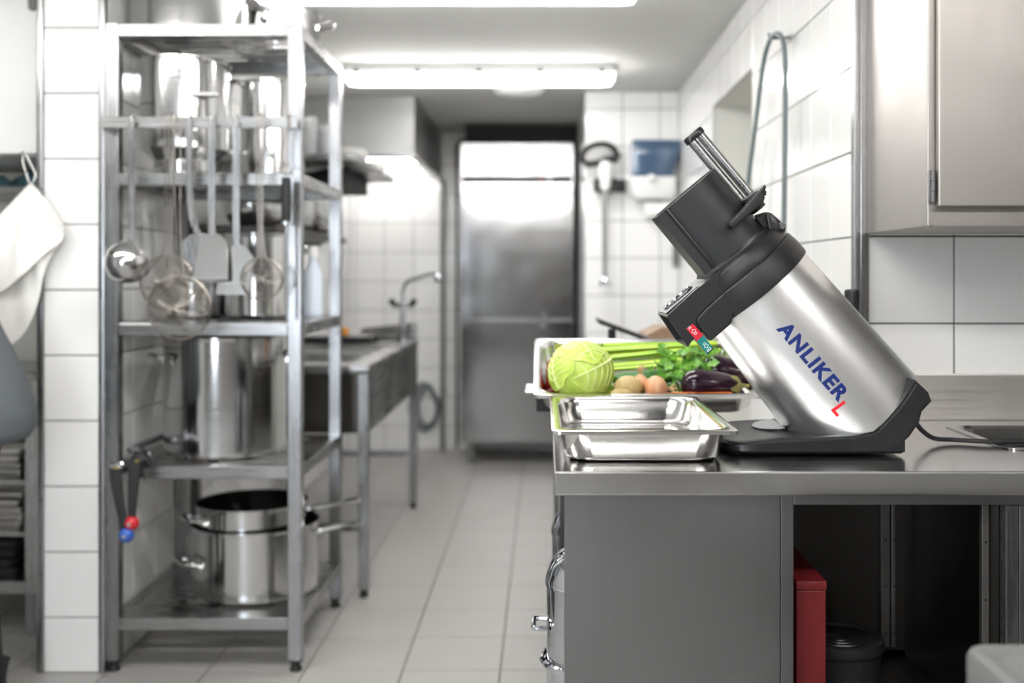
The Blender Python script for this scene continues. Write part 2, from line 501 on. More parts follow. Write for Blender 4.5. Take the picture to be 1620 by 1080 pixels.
# the rest of the kitchen around the camera: rear wall with a window added for daylight fill, right side wall
M['rearwall'] = plain('rear_wall_paint', (0.30, 0.29, 0.28), 0.7, noise_amt=0.05, nscale=4)
bm = NB()
WX0, WX1, WZ0, WZ1 = -1.92, -1.12, 0.55, 2.08
box(bm, -3.2, WX0, -1.75, -1.6, 0, CEIL); box(bm, WX1, 2.4, -1.75, -1.6, 0, CEIL)
box(bm, WX0, WX1, -1.75, -1.6, 0, WZ0); box(bm, WX0, WX1, -1.75, -1.6, WZ1, CEIL)
struct('wall_rear', bm, M['rearwall'], 'painted rear wall with a daylight window')
bm = NB()
for a, b_ in ((WX0, WX0 + 0.05), (WX1 - 0.05, WX1), ((WX0 + WX1) / 2 - 0.03, (WX0 + WX1) / 2 + 0.03)): box(bm, a, b_, -1.70, -1.64, WZ0, WZ1)
for a, b_ in ((WZ0, WZ0 + 0.05), (WZ1 - 0.05, WZ1)): box(bm, WX0, WX1, -1.705, -1.645, a, b_)
struct('window_1', bm, M['white'], 'white window frame in the rear wall')  # unseen window, added for fill light and reflections in the steel
struct('wall_right_side', bx(2.4, 2.5, -1.6, 2.6, 0, CEIL), M['rearwall'], 'painted side wall of the kitchen')
# vertical pipe in the corner beside the refrigerator
bm = NB(); cyl(bm, (-0.695, 7.40, 0), (-0.695, 7.40, 1.86), 0.017)
for z in (0.4, 1.2, 1.7): box(bm, -0.715, -0.675, 7.40, 7.432, z, z + 0.02)
solo('water_pipe', bm, M['greyplastic'], 'thin grey vertical pipe on the tiled wall beside the refrigerator', 'pipe')

# ---------------------------------------------------------------- ceiling lamps
def fixture(loc, rotz, label, group='fluorescent ceiling lamps'):
    t = thing('ceiling_lamp', label, 'lamp', loc, (0, 0, rotz), group)
    L = 1.27
    bm = NB()
    def ring(hw, hl, z): return rrect(-hl, hl, -hw, hw, 0.02, z, 3)
    loft(bm, [ring(0.055, L / 2 - .01, 0), ring(0.062, L / 2, -0.02), ring(0.062, L / 2, -0.042), ring(0.055, L / 2 - 0.01, -0.045)])
    obj('housing', bm, M['white'], t, local=True)
    bm = NB()
    loft(bm, [ring(0.058, L / 2 - 0.006, -0.0455), ring(0.058, L / 2 - 0.008, -0.066), ring(0.050, L / 2 - 0.02, -0.084), ring(0.03, L / 2 - 0.05, -0.090)])
    obj('diffuser', bm, M['lamp'], t, local=True)
    for k in range(5):
        for s in (-1, 1):
            bm = bx(-0.008, 0.008, -0.004, 0.004, -0.050, -0.024)
            o = obj('clip', bm, M['rubber'], t, local=True)
            o.location = ((k - 2) * 0.285, s * 0.0655, 0)
    return t
fixture((-0.32, 3.52, CEIL), 0, 'long white fluorescent ceiling lamp lit above the pan rack')
fixture((-0.30, 5.05, CEIL), 0, 'long white fluorescent ceiling lamp lit in front of the refrigerator')
fixture((-0.32, 2.16, CEIL), 0, 'long white fluorescent ceiling lamp lit over the worktop aisle')
fixture((-0.32, 0.70, CEIL), 0, 'long white fluorescent ceiling lamp lit at the room entrance')
fixture((-1.75, 2.2, CEIL), 0, 'long white fluorescent ceiling lamp lit in the side room')  # unseen lamp added to brighten the side room and pillar
fixture((-0.32, -0.76, CEIL), 0, 'long white fluorescent ceiling lamp lit beside the rear window')  # added behind the camera to light the wall at the rack
fixture((1.15, 0.55, CEIL), 0, 'long white fluorescent ceiling lamp lit in front of the hanging cupboard')  # added out of view to light tiles, worktop and cupboard door
bm = NB(); lathe(bm, [(0, 0), (0.135, 0), (0.135, -0.018), (0.12, -0.036), (0.08, -0.050), (0, -0.056)], (-0.13, 5.60, CEIL), 36)
solo('ceiling_dome', bm, M['white'], 'round white ceiling dome behind the far fluorescent lamp', 'ceiling dome')
# ================================================================ worktop counter
CT = 0.883
ct = thing('steel_counter', 'stainless steel kitchen counter carrying the black and silver vegetable cutter', 'counter', (0.4, 2.2, 0))
bm = NB()
xs = [0.018, 0.70, 0.885, 1.36, 2.25]; ys = [1.81, 2.04, 2.345, 2.445, 3.95]
grid_slab(bm, xs, ys, lambda i, j: not (i == 2 and j == 1) and not (j == 3 and i > 0), CT - 0.0405, CT, 0.003)
obj('worktop', bm, M['steel_top'], ct)
bm = NB()
box(bm, 0.7425, 2.25, 2.4455, 2.459, CT - 0.002, 0.989, bev=0.003)
obj('upstand', bm, M['upstand'], ct)
bm = NB()
box(bm, 0.7005, 0.7175, 2.46, 3.95, CT - 0.002, 0.93, bev=0.003)
obj('upstand', bm, M['steel_h'], ct)
# sunk basin with raised rim
bm = NB()
def sl(i, r, z): return rrect(0.885 + i, 1.36 - i, 2.04 + i, 2.345 - i, r, z, 5)
loft(bm, [sl(-0.012, 0.03, CT + 0.0005), sl(-0.012, 0.03, CT + 0.003), sl(0.004, 0.035, CT + 0.003), sl(0.008, 0.04, CT - 0.003), sl(0.014, 0.05, CT - 0.15), sl(0.05, 0.05, CT - 0.165)], False, True)
obj('basin', bm, M['steel_top'], ct)
# carcass
obj('front_panel', bx(0.0355, 0.4045, 1.835, 1.855, 0.10, CT - 0.041, bev=0.0015), M['panel'], ct)
obj('frame_post', bx(0.4062, 0.4275, 1.838, 1.862, 0.10, CT - 0.041, bev=0.001), M['panel'], ct)
obj('frame_rail', bx(0.4280, 2.2, 1.838, 1.862, CT - 0.062, CT - 0.0412, bev=0.001), M['panel'], ct)
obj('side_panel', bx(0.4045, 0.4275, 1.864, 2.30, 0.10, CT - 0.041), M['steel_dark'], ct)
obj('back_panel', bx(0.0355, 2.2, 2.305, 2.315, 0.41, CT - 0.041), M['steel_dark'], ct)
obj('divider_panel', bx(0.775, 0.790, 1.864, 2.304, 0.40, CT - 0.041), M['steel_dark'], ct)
M['rail'] = plain('galvanised_rail', (0.20, 0.19, 0.18), 0.45, metal=0.9)
def channel(x0, x1, y0, y1, z0, z1, facex):
    bm = NB()
    box(bm, x0, x1, y0, y1, z0, z1, bev=0.001)
    rail = obj('shelf_rail', bm, M['rail'], ct)
    for k in range(12):
        z = z0 + 0.03 + k * 0.10 / 3
        if k % 3: continue
        bm = NB(); cyl(bm, ((x0 + x1) / 2, y0 - 0.0004, z), ((x0 + x1) / 2, y0 + 0.003, z), 0.0022, 8)
        obj('hole', bm, M['darkin'], rail)
channel(0.720, 0.739, 2.292, 2.3045, 0.42, 0.835, 0)
channel(0.742, 0.752, 2.292, 2.3045, 0.42, 0.835, 0)
channel(0.7615, 0.774, 1.866, 1.88, 0.42, 0.815, 0)
obj('frame_post', bx(0.7905, 0.812, 1.838, 1.862, 0.10, CT - 0.063, bev=0.001), M['steel'], ct)
obj('front_panel', bx(0.8135, 1.30, 1.838, 1.858, 0.10, CT - 0.063, bev=0.0015), M['panel'], ct)
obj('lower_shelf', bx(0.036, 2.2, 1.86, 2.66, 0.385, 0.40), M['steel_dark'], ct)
for (x, y) in ((0.06, 1.88), (2.15, 1.88), (0.06, 2.62), (2.15, 2.40), (0.06, 3.9), (0.66, 3.9)):
    bm = NB(); cyl(bm, (x, y, 0), (x, y, 0.385 if y < 3 else CT - 0.041), 0.022)
    obj('leg', bm, M['steel'], ct)
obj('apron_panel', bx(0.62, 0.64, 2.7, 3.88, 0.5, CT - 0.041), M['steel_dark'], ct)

# red box and black tub inside the open bay
t = thing('red_box', 'narrow dark red box standing in the open bay of the counter', 'box', (0.474, 2.08, 0.4005))
obj('carton', bx(0.448, 0.5007, 1.905, 2.285, 0.4005, 0.655, bev=0.002), M['red'], t)
obj('lid', bx(0.4470, 0.5017, 1.903, 2.287, 0.6555, 0.672, bev=0.002), M['red'], t)
t = thing('black_tub', 'round black plastic tub with ribbed lid behind the red box', 'tub', (0.535, 2.12, 0.4005))
bm = NB(); lathe(bm, [(0, 0.4005), (0.07, 0.4005), (0.078, 0.41), (0.082, 0.478), (0, 0.478)], (0.585, 2.13, 0), 36)
obj('tub', bm, M['rubber'], t)
bm = NB(); lathe(bm, [(0, 0.479), (0.086, 0.479), (0.088, 0.485), (0.086, 0.500), (0.076, 0.502), (0.072, 0.496), (0.05, 0.495), (0, 0.495)], (0.585, 2.13, 0), 36)
lid = obj('lid', bm, M['rubber'], t)
for k in range(3):
    bm = NB(); tube(bm, [Vector((0.585 + (0.022 + 0.016 * k) * math.cos(a), 2.13 + (0.022 + 0.016 * k) * math.sin(a), 0.4965)) for a in [2 * PI * i / 28 for i in range(28)]], 0.0025, 5, True)
    obj('rib', bm, M['black2'], lid)

# polished canisters on the lower shelf, open to the aisle
def canister(x, y, label, lever=True):
    t = thing('steel_canister', label, 'canister', (x, y, 0.4005), (0, 0, 0), 'polished canisters under the counter')
    r, z0 = 0.095, 0.4005
    bm = NB(); lathe(bm, [(0, z0), (r - 0.006, z0), (r - 0.002, z0 + 0.004), (r - 0.002, z0 + 0.222), (0, z0 + 0.222)], (x, y, 0), 48)
    obj('body', bm, M['chrome'], t)
    bm = NB()
    prof = [(0, z0 + 0.2225), (r, z0 + 0.2225), (r, z0 + 0.236)]
    for k in range(1, 9):
        a = PI / 2 * k / 8
        prof.append((max(0, (r - 0.004) * math.cos(a) ** 0.75) if k < 8 else 0, z0 + 0.238 + 0.062 * math.sin(a)))
    lathe(bm, prof, (x, y, 0), 48)
    lid = obj('lid', bm, M['chrome'], t)
    bm = NB(); tube(bm, [Vector((x + (r + 0.004) * math.cos(a), y + (r + 0.004) * math.sin(a), z0 + 0.080)) for a in [2 * PI * i / 48 for i in range(48)]], 0.007, 8, True)
    obj('base_ring', bm, M['chrome'], t)
    if not lever: return
    bm = NB(); tube(bm, smooth_path([(x - r + 0.004, y - 0.03, z0 + 0.145), (x - r - 0.018, y - 0.03, z0 + 0.146), (x - r - 0.022, y - 0.02, z0 + 0.146), (x - r - 0.022, y + 0.02, z0 + 0.146), (x - r - 0.018, y + 0.03, z0 + 0.146), (x - r + 0.004, y + 0.03, z0 + 0.145)], 4), 0.005, 8)
    obj('handle', bm, M['chrome'], t)
canister(0.098, 2.06, 'polished domed steel canister under the counter, beside its grey front panel')
canister(0.112, 2.46, 'polished domed steel canister under the counter, behind the other canister', False)

# ---------------------------------------------------------------- hanging cupboard
wc = thing('wall_cupboard', 'stainless steel cupboard hanging on the tiled wall over the counter', 'cupboard', (1.3, 2.3, 1.307))
CX0, CYF = 0.7375, 2.066
bm = NB(); box(bm, CX0, 2.25, CYF, 2.452, 1.307, 2.185, bev=0.0025)
obj('body', bm, M['steel_warm'], wc)
obj('bottom_lip', bx(CX0 + 0.012, 2.25, CYF - 0.004, CYF, 1.307, 1.320, bev=0.001), M['steel_warm'], wc)
for k, (a, b_) in enumerate(((0.7520, 1.33), (1.336, 1.92))):
    d = obj('door', bx(a, b_, 2.046, 2.062, 1.344, 2.18, bev=0.003), M['steel_warm'], wc)
    obj('seal', bx(a + 0.004, b_ - 0.004, 2.062, CYF, 1.35, 2.175), M['rubber'], d)
    if k == 0:
        for z in (1.384, 2.1):
            bm = NB()
            for q in range(3): cyl(bm, (0.7455, 2.056, z - 0.03 + q * 0.0205), (0.7455, 2.056, z - 0.03 + q * 0.0205 + 0.0195), 0.0042, 10)
            box(bm, 0.7390, 0.7450, 2.0585, 2.0657, z - 0.03, z + 0.031)
            obj('hinge', bm, M['steel'], d)

# ---------------------------------------------------------------- foreground bin corner
t = thing('grey_bin', 'pale grey plastic bin with rounded lid standing in front of the counter', 'bin', (0.83, 1.05, 0))
bm = NB()
def gb(i, z, r=0.03): return rrect(0.520 + i, 1.15 - i, 0.78 + i, 1.345 - i, r, z, 5)
loft(bm, [gb(0.09, 0.0), gb(0.02, 0.68), gb(0.02, 0.70)])
obj('body', bm, M['greyplastic'], t)
bm = NB()
loft(bm, [gb(0.008, 0.701), gb(0.0, 0.706), gb(0.0, 0.746), gb(0.003, 0.753), gb(0.010, 0.7555), gb(0.022, 0.753), gb(0.03, 0.748)])
obj('lid', bm, M['greyplastic'], t)
# ================================================================ vegetable cutting machine
Y0 = 2.09; K = Y0 / F
AX, AZ = (1194.5 - CX) * K, CAMH - (457 - CY) * K
UX, UZ, NX, NZ = -0.643, 0.766, 0.766, 0.643
def MC(t, v, y=0.0):
    """point on the machine: t along its tilted axis, v across (both in mm-like units of K), y sideways in metres"""
    return Vector((AX + (UX * t + NX * v) * K, Y0 + y, AZ + (UZ * t + NZ * v) * K))
def PX(pts, Y):
    return [(p.x, p.z) for p in (P(a, b, Y) for a, b in pts)]
mc = thing('vegetable_cutter', 'tilted silver and black vegetable cutting machine with blue lettering on the counter', 'vegetable cutter', (0.5, Y0, CT))

# grain of the aluminium runs along the tilted body
m, nt, b = nt_new('aluminium_brushed_body')
setp(b, base=(0.86, 0.86, 0.855), metal=1.0, rough=0.26)
tc = nt.nodes.new('ShaderNodeTexCoord'); mp = nt.nodes.new('ShaderNodeMapping')
mp.inputs['Rotation'].default_value = (0, math.radians(-40), 0); mp.inputs['Scale'].default_value = (220, 60, 3)
n = nt.nodes.new('ShaderNodeTexNoise'); n.inputs['Scale'].default_value = 1.0; n.inputs['Detail'].default_value = 3
nt.links.new(tc.outputs['Object'], mp.inputs['Vector']); nt.links.new(mp.outputs[0], n.inputs['Vector'])
mr = nt.nodes.new('ShaderNodeMapRange'); mr.inputs[3].default_value = 0.28; mr.inputs[4].default_value = 0.40
nt.links.new(n.outputs['Fac'], mr.inputs[0]); nt.links.new(mr.outputs[0], b.inputs['Roughness'])
M['alu'] = m

def rad(t): return 96.0 + max(0.0, -t) * 0.045
def vc(t): return 0.0 if t > 0 else t * 0.012
bm = NB()
SEG, ROWS, YSC = 72, 14, 0.92
loops = []
for k in range(ROWS + 1):
    L = []
    for i in range(SEG):
        a = 2 * PI * i / SEG
        tb = -262.0
        v = rad(-200) * math.cos(a)
        tz = (CT + 0.022 - AZ - NZ * (v + vc(-200)) * K) / (UZ * K)
        tb = max(tb, tz)
        t = 4 + (tb - 4) * k / ROWS
        L.append(MC(t, vc(t) + rad(t) * math.cos(a), YSC * rad(t) * K * math.sin(a)))
    loops.append(L)
loft(bm, loops)
obj('housing', bm, M['alu'], mc, ang=50)

def axis_ring(prof, seg=64):
    bm = NB()
    loops = []
    for r, t in prof:
        loops.append([MC(t, r * math.cos(2 * PI * i / seg), r * K * math.sin(2 * PI * i / seg)) for i in range(seg)])
    loft(bm, loops)
    return bm
obj('collar', axis_ring([(95, -3), (98.5, -2), (99, 2), (98.5, 20), (96, 35), (94, 37)]), M['black'], mc, ang=30)
obj('lid_ring', axis_ring([(91, 37.2), (91.5, 39), (90, 52), (86, 60), (78, 65), (60, 67)]), M['black'], mc, ang=30)
# chute mount on the low side of the collar
bm = NB(); prism(bm, PX([(1117, 487), (1171, 438), (1200, 468), (1160, 499), (1157, 512), (1124, 540), (1102, 511), (1102, 503)], 1.995), 1.992, 2.165, 0.004)
obj('chute_mount', bm, M['black'], mc)
# discharge chute, hollow at its lower left mouth
bm = NB()
NP = PX([(1055, 500), (1099, 459), (1163, 411), (1172, 437), (1116, 486), (1101, 502), (1101, 528), (1088, 549)], 2.0)
YN, YF = 1.997, 2.165
a = [bm.verts.new((x, YN, z)) for x, z in NP]; b2 = [bm.verts.new((x, YF, z)) for x, z in NP]
nn = len(NP); mouth = None
bm.faces.new(a); bm.faces.new(b2[::-1])
for i in range(nn):
    j = (i + 1) % nn
    f = bm.faces.new((a[i], b2[i], b2[j], a[j]))
    if i == nn - 1: mouth = f
bmesh.ops.recalc_face_normals(bm, faces=bm.faces)
bmesh.ops.inset_region(bm, faces=[mouth], thickness=0.005)
r = bmesh.ops.extrude_face_region(bm, geom=[mouth])
nv = [g for g in r['geom'] if isinstance(g, bmesh.types.BMVert)]
nf = [g for g in r['geom'] if isinstance(g, bmesh.types.BMFace)]
bmesh.ops.translate(bm, verts=nv, vec=Vector((0.035, 0, 0.03)))
bmesh.ops.delete(bm, geom=[mouth], context='FACES_ONLY')
for f in bm.faces: f.material_index = 0
for f in nf: f.material_index = 1
chute = obj('discharge_chute', bm, [M['black'], M['darkin']], mc)
# dial plate with steel rings on top of the chute
tdir = (Vector((P(1103, 455, 2.0).x - P(1055, 496, 2.0).x, 0, P(1103, 455, 2.0).z - P(1055, 496, 2.0).z))).normalized()
nrm = Vector((-tdir.z, 0, tdir.x))
base = P(1055, 500, 2.0); ln = (P(1099, 459, 2.0) - base).length
def CH(s, y, h): return Vector((base.x, 0, base.z)) + tdir * (s * ln) + nrm * h + Vector((0, y, 0))
bm = NB()
loft(bm, [[CH(s, y, h) for s, y in ((0.04, 2.012), (1.15, 2.012), (1.15, 2.15), (0.04, 2.15))] for h in (0.0002, 0.004)])
plate = obj('top_plate', bm, M['black2'], chute)
for s0, rr in ((0.78, 0.022), (0.36, 0.014)):
    bm = NB()
    tube(bm, [CH(s0 + rr / ln * math.cos(q), 2.075 + rr * 1.3 * math.sin(q), 0.0052) for q in [2 * PI * i / 28 for i in range(28)]], 0.0022, 6, True)
    obj('dial_ring', bm, M['chrome'], chute)
# red and green stickers with arrows on the near side of the chute
YS = 1.9935
def plate_poly(pts, Y, th, name, mat, par, **k):
    bm = NB(); prism(bm, PX(pts, Y), Y, Y + th); return obj(name, bm, mat, par, **k)
sr = plate_poly([(1086, 520), (1096.5, 512), (1112.5, 530), (1102.6, 539.4)], YS, 0.003, 'sticker', M['tag_red'], mc, label='red sticker with white arrow')
sg = plate_poly([(1102.8, 539.6), (1112.7, 530.2), (1127.5, 550), (1118.6, 559.5)], YS, 0.003, 'sticker', M['tag_green'], mc, label='green sticker with white arrow')
bmk = NB(); prism(bmk, PX([(1087, 521.5), (1113, 531), (1129, 551), (1119.5, 561)], 1.9975), 1.9967, 2.02)
obj('sticker_backing', bmk, M['black2'], mc)
def on_sticker(o, ex, ey, pts):
    return [(o[0] + ex[0] * a + ey[0] * b_, o[1] + ex[1] * a + ey[1] * b_) for a, b_ in pts]
ex = (16.2 / 26.0 * 0.98, 18.9 / 26.0 * 0.98); ey = (10.2 / 13.5, -8.7 / 13.5)
def strokes(o, segs, par, w=0.55):
    for pts in segs:
        bm = NB(); q = on_sticker(o, ex, ey, pts)
        tube(bm, [Vector((x, YS - 0.0002, z)) for x, z in PX(q, YS)], w * YS / F, 5)
        obj('arrow_mark', bm, M['ink_white'], par)
arrow = [(0, 0), (4.5, 4), (4.5, 2), (10, 2), (10, -2), (4.5, -2), (4.5, -4), (0, 0)]
strokes((1095.2, 521.2), [arrow, [(7, 2), (7, -2)]], sr)
strokes((1118.6, 548.4), [[(-x + 2, y) for x, y in arrow], [(-5, 2), (-5, -2)]], sg)
for q, par, o in (([(-4 - 2.6 * (k // 2), -3 + 3.0 * (k % 2)) for k in range(4)], sr, (1095.2, 521.2)), ([(4.6 + 2.4 * (k // 3), -3.4 + 2.8 * (k % 3)) for k in range(6)], sg, (1118.6, 548.4))):
    bm = NB()
    for pt in q:
        (x, y), = on_sticker(o, ex, ey, [pt])
        (wx, wz), = PX([(x, y)], YS)
        box(bm, wx - 0.001, wx + 0.001, YS - 0.0004, YS - 0.00005, wz - 0.001, wz + 0.001)
    obj('dot_mark', bm, M['ink_white'], par)

# feed hopper: kidney section, open on top
sec = [(70, 0), (68, 22), (60, 40), (45, 53), (22, 60), (-4, 60), (-26, 55), (-34, 51), (-37, 47), (-42, 46), (-50, 44)]
sec = sec + [(v, -y) for v, y in sec[::-1][:-1]]
def hop(t, off=0.0, cv=8.0):
    out = []
    for v, y in sec:
        d = Vector((v - cv, y)); l = d.length
        d = d * ((l - off) / l)
        out.append(MC(t, d.x + cv, d.y * K))
    return out
bm = NB()
loft(bm, [hop(50, -3), hop(80, -1), hop(188), hop(189, 1), hop(189, 3.5), hop(187, 4.5), hop(90, 7)])
obj('hopper', bm, M['black'], mc, ang=28)
# flange between hopper and lid
bm = NB(); loft(bm, [hop(58, -8), hop(68, -6), hop(72, -1.5)])
obj('hopper_flange', bm, M['black'], mc)
# guide rib along the hopper's outer corner
for s in (-1, 1):
    bm = NB()
    loft(bm, [[MC(t, -36, s * 47.6 * K), MC(t, -33, s * 53 * K), MC(t, -30, s * 52 * K)] for t in (78, 188)])
    obj('hopper_rib', bm, M['black2'], mc)
# pusher: two steel rods, cap, fork, joint
ps = obj('pusher_cap', axis_ring([(2, 0), (3, 0)], 8), M['black2'], mc)
bpy.data.objects.remove(ps)
bm = NB()
secc = []
for i in range(28):
    q = 2 * PI * i / 28
    secc.append((81.5 + 18 * math.copysign(abs(math.cos(q)) ** 0.6, math.cos(q)), 0.0135 * math.copysign(abs(math.sin(q)) ** 0.8, math.sin(q))))
loft(bm, [[MC(t, 81.5 + (v - 81.5) * g, y * g) for v, y in secc] for t, g in ((242, 0.94), (243, 1.0), (250, 1.0), (253, 0.9))])
obj('pusher_cap', bm, M['black2'], mc)
for v in (73.5, 90.5):
    bm = NB(); cyl(bm, MC(112, v), MC(243, v), 7.4 * K, 20)
    obj('pusher_rod', bm, M['steel'], mc)
for (ya, yb) in ((1.985, 2.012), (2.168, 2.195)):
    bm = NB(); prism(bm, PX([(1154, 352), (1176, 330), (1198, 305), (1207, 294), (1211, 291), (1213, 297), (1208, 304), (1211, 312), (1207, 323), (1190, 336), (1161, 361), (1155, 358)], 1.985), ya, yb, 0.003)
    obj('pusher_fork', bm, M['black'], mc)
bm = NB()
loft(bm, [[MC(t, v, y) for v, y in ((66, -0.09), (98, -0.09), (98, 0.09), (66, 0.09))] for t in (108, 122)])
bmesh.ops.bevel(bm, geom=bm.edges[:], offset=0.003, segments=2, affect='EDGES')
obj('pusher_bridge', bm, M['black'], mc)
bm = NB(); cyl(bm, MC(98, 84, -0.02), MC(112, 84, -0.02), 10 * K, 16, bev=0.001)
cyl(bm, MC(92, 86, 0.0), MC(100, 86, 0.0), 13 * K, 16, bev=0.001)
obj('joint_knob', bm, M['black2'], mc)
bm = NB(); prism(bm, PX([(1195, 345), (1209, 335), (1220, 336), (1232, 346), (1243, 356), (1243, 366), (1233, 377), (1222, 376), (1210, 362)], 2.05), 2.05, 2.13, 0.004)
clamp = obj('joint_clamp', bm, M['black'], mc)
bm = NB(); prism(bm, PX([(1212, 338), (1222, 340), (1235, 357), (1233, 371), (1226, 375), (1216, 362)], 2.04), 2.038, 2.052, 0.003)
obj('clamp_tab', bm, M['black2'], clamp)
bm = NB(); cyl(bm, P(1238, 357, 2.045), P(1238, 357, 2.045) + Vector((0, 0.02, 0)), 6 * K, 14, bev=0.001)
obj('clamp_screw', bm, M['chrome'], clamp)
# hand lever on the far side
g0, g1 = P(1348, 545, 2.27), P(1348, 457, 2.27)
bm = NB(); r = 0.0162
lathe(bm, [(0, 0), (r * 0.8, 0), (r, 0.004), (r * 0.96, 0.06), (r, (g1 - g0).z - 0.008), (r * 0.92, (g1 - g0).z - 0.002), (r * 0.6, (g1 - g0).z), (0, (g1 - g0).z)], g0, 24)
obj('lever_grip', bm, M['black2'], mc)
bm = NB(); tube(bm, smooth_path([g0 + Vector((0, 0, 0.01)), P(1345, 560, 2.27), P(1300, 520, 2.255), P(1215, 415, 2.24), P(1195, 375, 2.215), MC(100, 84, 0.06)], 6), 0.006, 10)
obj('lever_arm', bm, M['steel'], mc)

# base plate and heel that carry the body
bm = NB()
def plan(i, z): 
    pts = []
    for k in range(13):
        a = PI / 2 + PI * k / 12
        c = math.copysign(abs(math.cos(a)) ** 0.55, math.cos(a)); s_ = math.copysign(abs(math.sin(a)) ** 0.55, math.sin(a))
        pts.append(Vector((0.395 + c * (0.066 - i), 2.0965 + s_ * (0.1345 - i), z)))
    pts += [Vector((0.66 - i, 1.962 + i, z)), Vector((0.66 - i, 2.231 - i, z))]
    return pts
def rise(L): return [q + Vector((0, 0, min(0.017, max(0.0, q.x - 0.36) * 0.11))) for q in L]
loft(bm, [plan(0.006, CT + 0.004), plan(0.0, CT + 0.009), rise(plan(0.0, CT + 0.019)), rise(plan(0.004, CT + 0.0245)), rise(plan(0.012, CT + 0.026))])
obj('base_plate', bm, M['black2'], mc)
for x in (0.36, 0.60):
    for y in (2.01, 2.20):
        bm = NB(); cyl(bm, (x, y, CT), (x, y, CT + 0.005), 0.014, 16)
        obj('rubber_foot', bm, M['rubber'], mc)
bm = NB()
sheen_patch = [Vector((0.42 + 0.05 * math.cos(PI * k / 14), 2.12 + 0.055 * math.sin(PI * k / 14), 0)) for k in range(15)]  # pale half disc put in for the sheen on the base plate
bm = NB(); loft(bm, [[Vector((0.462 - (p.y - 2.12) * 0.9, 2.12 + (p.x - 0.42) * 1.25, CT + 0.0262 + h + max(0.0, 0.462 - (p.y - 2.12) * 0.9 - 0.36) * 0.11)) for p in sheen_patch] for h in (0, 0.0015)])
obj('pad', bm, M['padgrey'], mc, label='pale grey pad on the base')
bm = NB()
HEEL = [(1398, 717), (1421, 704), (1437, 690), (1452, 668), (1457, 650), (1472, 634), (1467, 620), (1447, 601), (1434, 622), (1420, 642), (1402, 662), (1384, 681), (1340, 690), (1340, 716)]
prism(bm, PX(HEEL, 1.972), 1.9615, 2.215, 0.0)
es = [e for e in bm.edges if abs(e.verts[0].co.y - e.verts[1].co.y) < 1e-6]
bmesh.ops.bevel(bm, geom=es, offset=0.006, segments=3, affect='EDGES', clamp_overlap=True)
obj('heel', bm, M['black'], mc)

# lettering wrapped on the body
def wrap_text(txt, length, cap, d0, v0, mat, name, off=0.02):
    cu = bpy.data.curves.new('t', 'FONT'); cu.body = txt; cu.size = 1.0; cu.offset = off; cu.space_character = 1.14; cu.resolution_u = 6
    to = bpy.data.objects.new('t', cu); COL.objects.link(to)
    bpy.context.view_layer.update()
    dg = bpy.context.evaluated_depsgraph_get()
    me = bpy.data.meshes.new_from_object(to.evaluated_get(dg))
    bpy.data.objects.remove(to); bpy.data.curves.remove(cu)
    bm = NB(); bm.from_mesh(me); bpy.data.meshes.remove(me)
    xs = [v.co.x for v in bm.verts]; ys = [v.co.y for v in bm.verts]
    x0, x1, y0, y1 = min(xs), max(xs), min(ys), max(ys)
    for v in bm.verts:
        v.co.x = (v.co.x - (x0 + x1) / 2) / (x1 - x0) * length
        v.co.y = (v.co.y - (y0 + y1) / 2) / (y1 - y0) * cap
        v.co.z = 0
    for k in range(1, 8):
        yy = -cap / 2 + cap * k / 8
        bmesh.ops.bisect_plane(bm, geom=bm.verts[:] + bm.edges[:] + bm.faces[:], plane_co=(0, yy, 0), plane_no=(0, 1, 0))
    for v in bm.verts:
        t = -(d0 + v.co.x) / K
        R = (rad(t)) * K + 0.0006
        s = v0 + v.co.y - vc(t) * K
        a = s / R
        w = MC(t, vc(t) + R / K * math.sin(a), -YSC * R * math.cos(a) - 0.0003)
        v.co = w
    o = obj(name, bm, mat, mc, smooth=False)
    return o
wrap_text('ANLIKER', 0.176, 0.0285, 0.1545, -0.0195, M['ink_blue'], 'lettering', 0.040)
wrap_text('L', 0.0165, 0.030, 0.2535, -0.0385, M['ink_red'], 'lettering', 0.03)['label'] = 'red letter L'
# mains cord
bm = NB()
pts = [P(1445, 662, 2.09), P(1458, 680, 2.09), P(1478, 698, 2.10), P(1510, 709, 2.11), P(1560, 710, 2.09), P(1630, 709, 2.09), P(1750, 712, 2.1)]
for q in pts[3:]: q.z = CT + 0.0075
pts[2].z = CT + 0.012
tube(bm, smooth_path(pts, 8), 0.0046, 8)
obj('mains_cord', bm, M['rubber'], mc)
# ================================================================ gastronorm pans
def gn_pan(name, label, cat, L, W, D, loc, rot, group=None):
    t = thing(name, label, cat, loc, rot, group)
    h = D
    def rr(i, r, z): return rrect(i, L - i, i, W - i, r, z, 7)
    bm = NB()
    loops = [rr(0.045, 0.03, 0.0), rr(0.030, 0.045, 0.002), rr(0.022, 0.05, 0.010), rr(0.0155, 0.048, h - 0.008), rr(0.0145, 0.045, h - 0.0025)]
    loops += [rr(0.0015, 0.016, h - 0.003), rr(0.0, 0.016, h - 0.007), rr(-0.0015, 0.017, h - 0.007), rr(-0.0012, 0.017, h - 0.001), rr(0.002, 0.016, h)]
    loops += [rr(0.0125, 0.042, h), rr(0.0155, 0.044, h - 0.003), rr(0.0175, 0.046, h - 0.012), rr(0.024, 0.048, 0.012), rr(0.032, 0.043, 0.004), rr(0.047, 0.03, 0.002)]
    loft(bm, loops)
    obj('pan', bm, M['pan'], t, local=True, ang=50)
    return t
gn_pan('steel_pan', 'empty shallow stainless steel pan at the front edge of the counter', 'food pan', 0.325, 0.53, 0.060, (0.015, 1.872, CT), (0, 0, 0), 'gastronorm pans on the counter')
TH = math.radians(20)
VPX, VPY, VPZ = -0.022, 2.452, CT + 0.0015
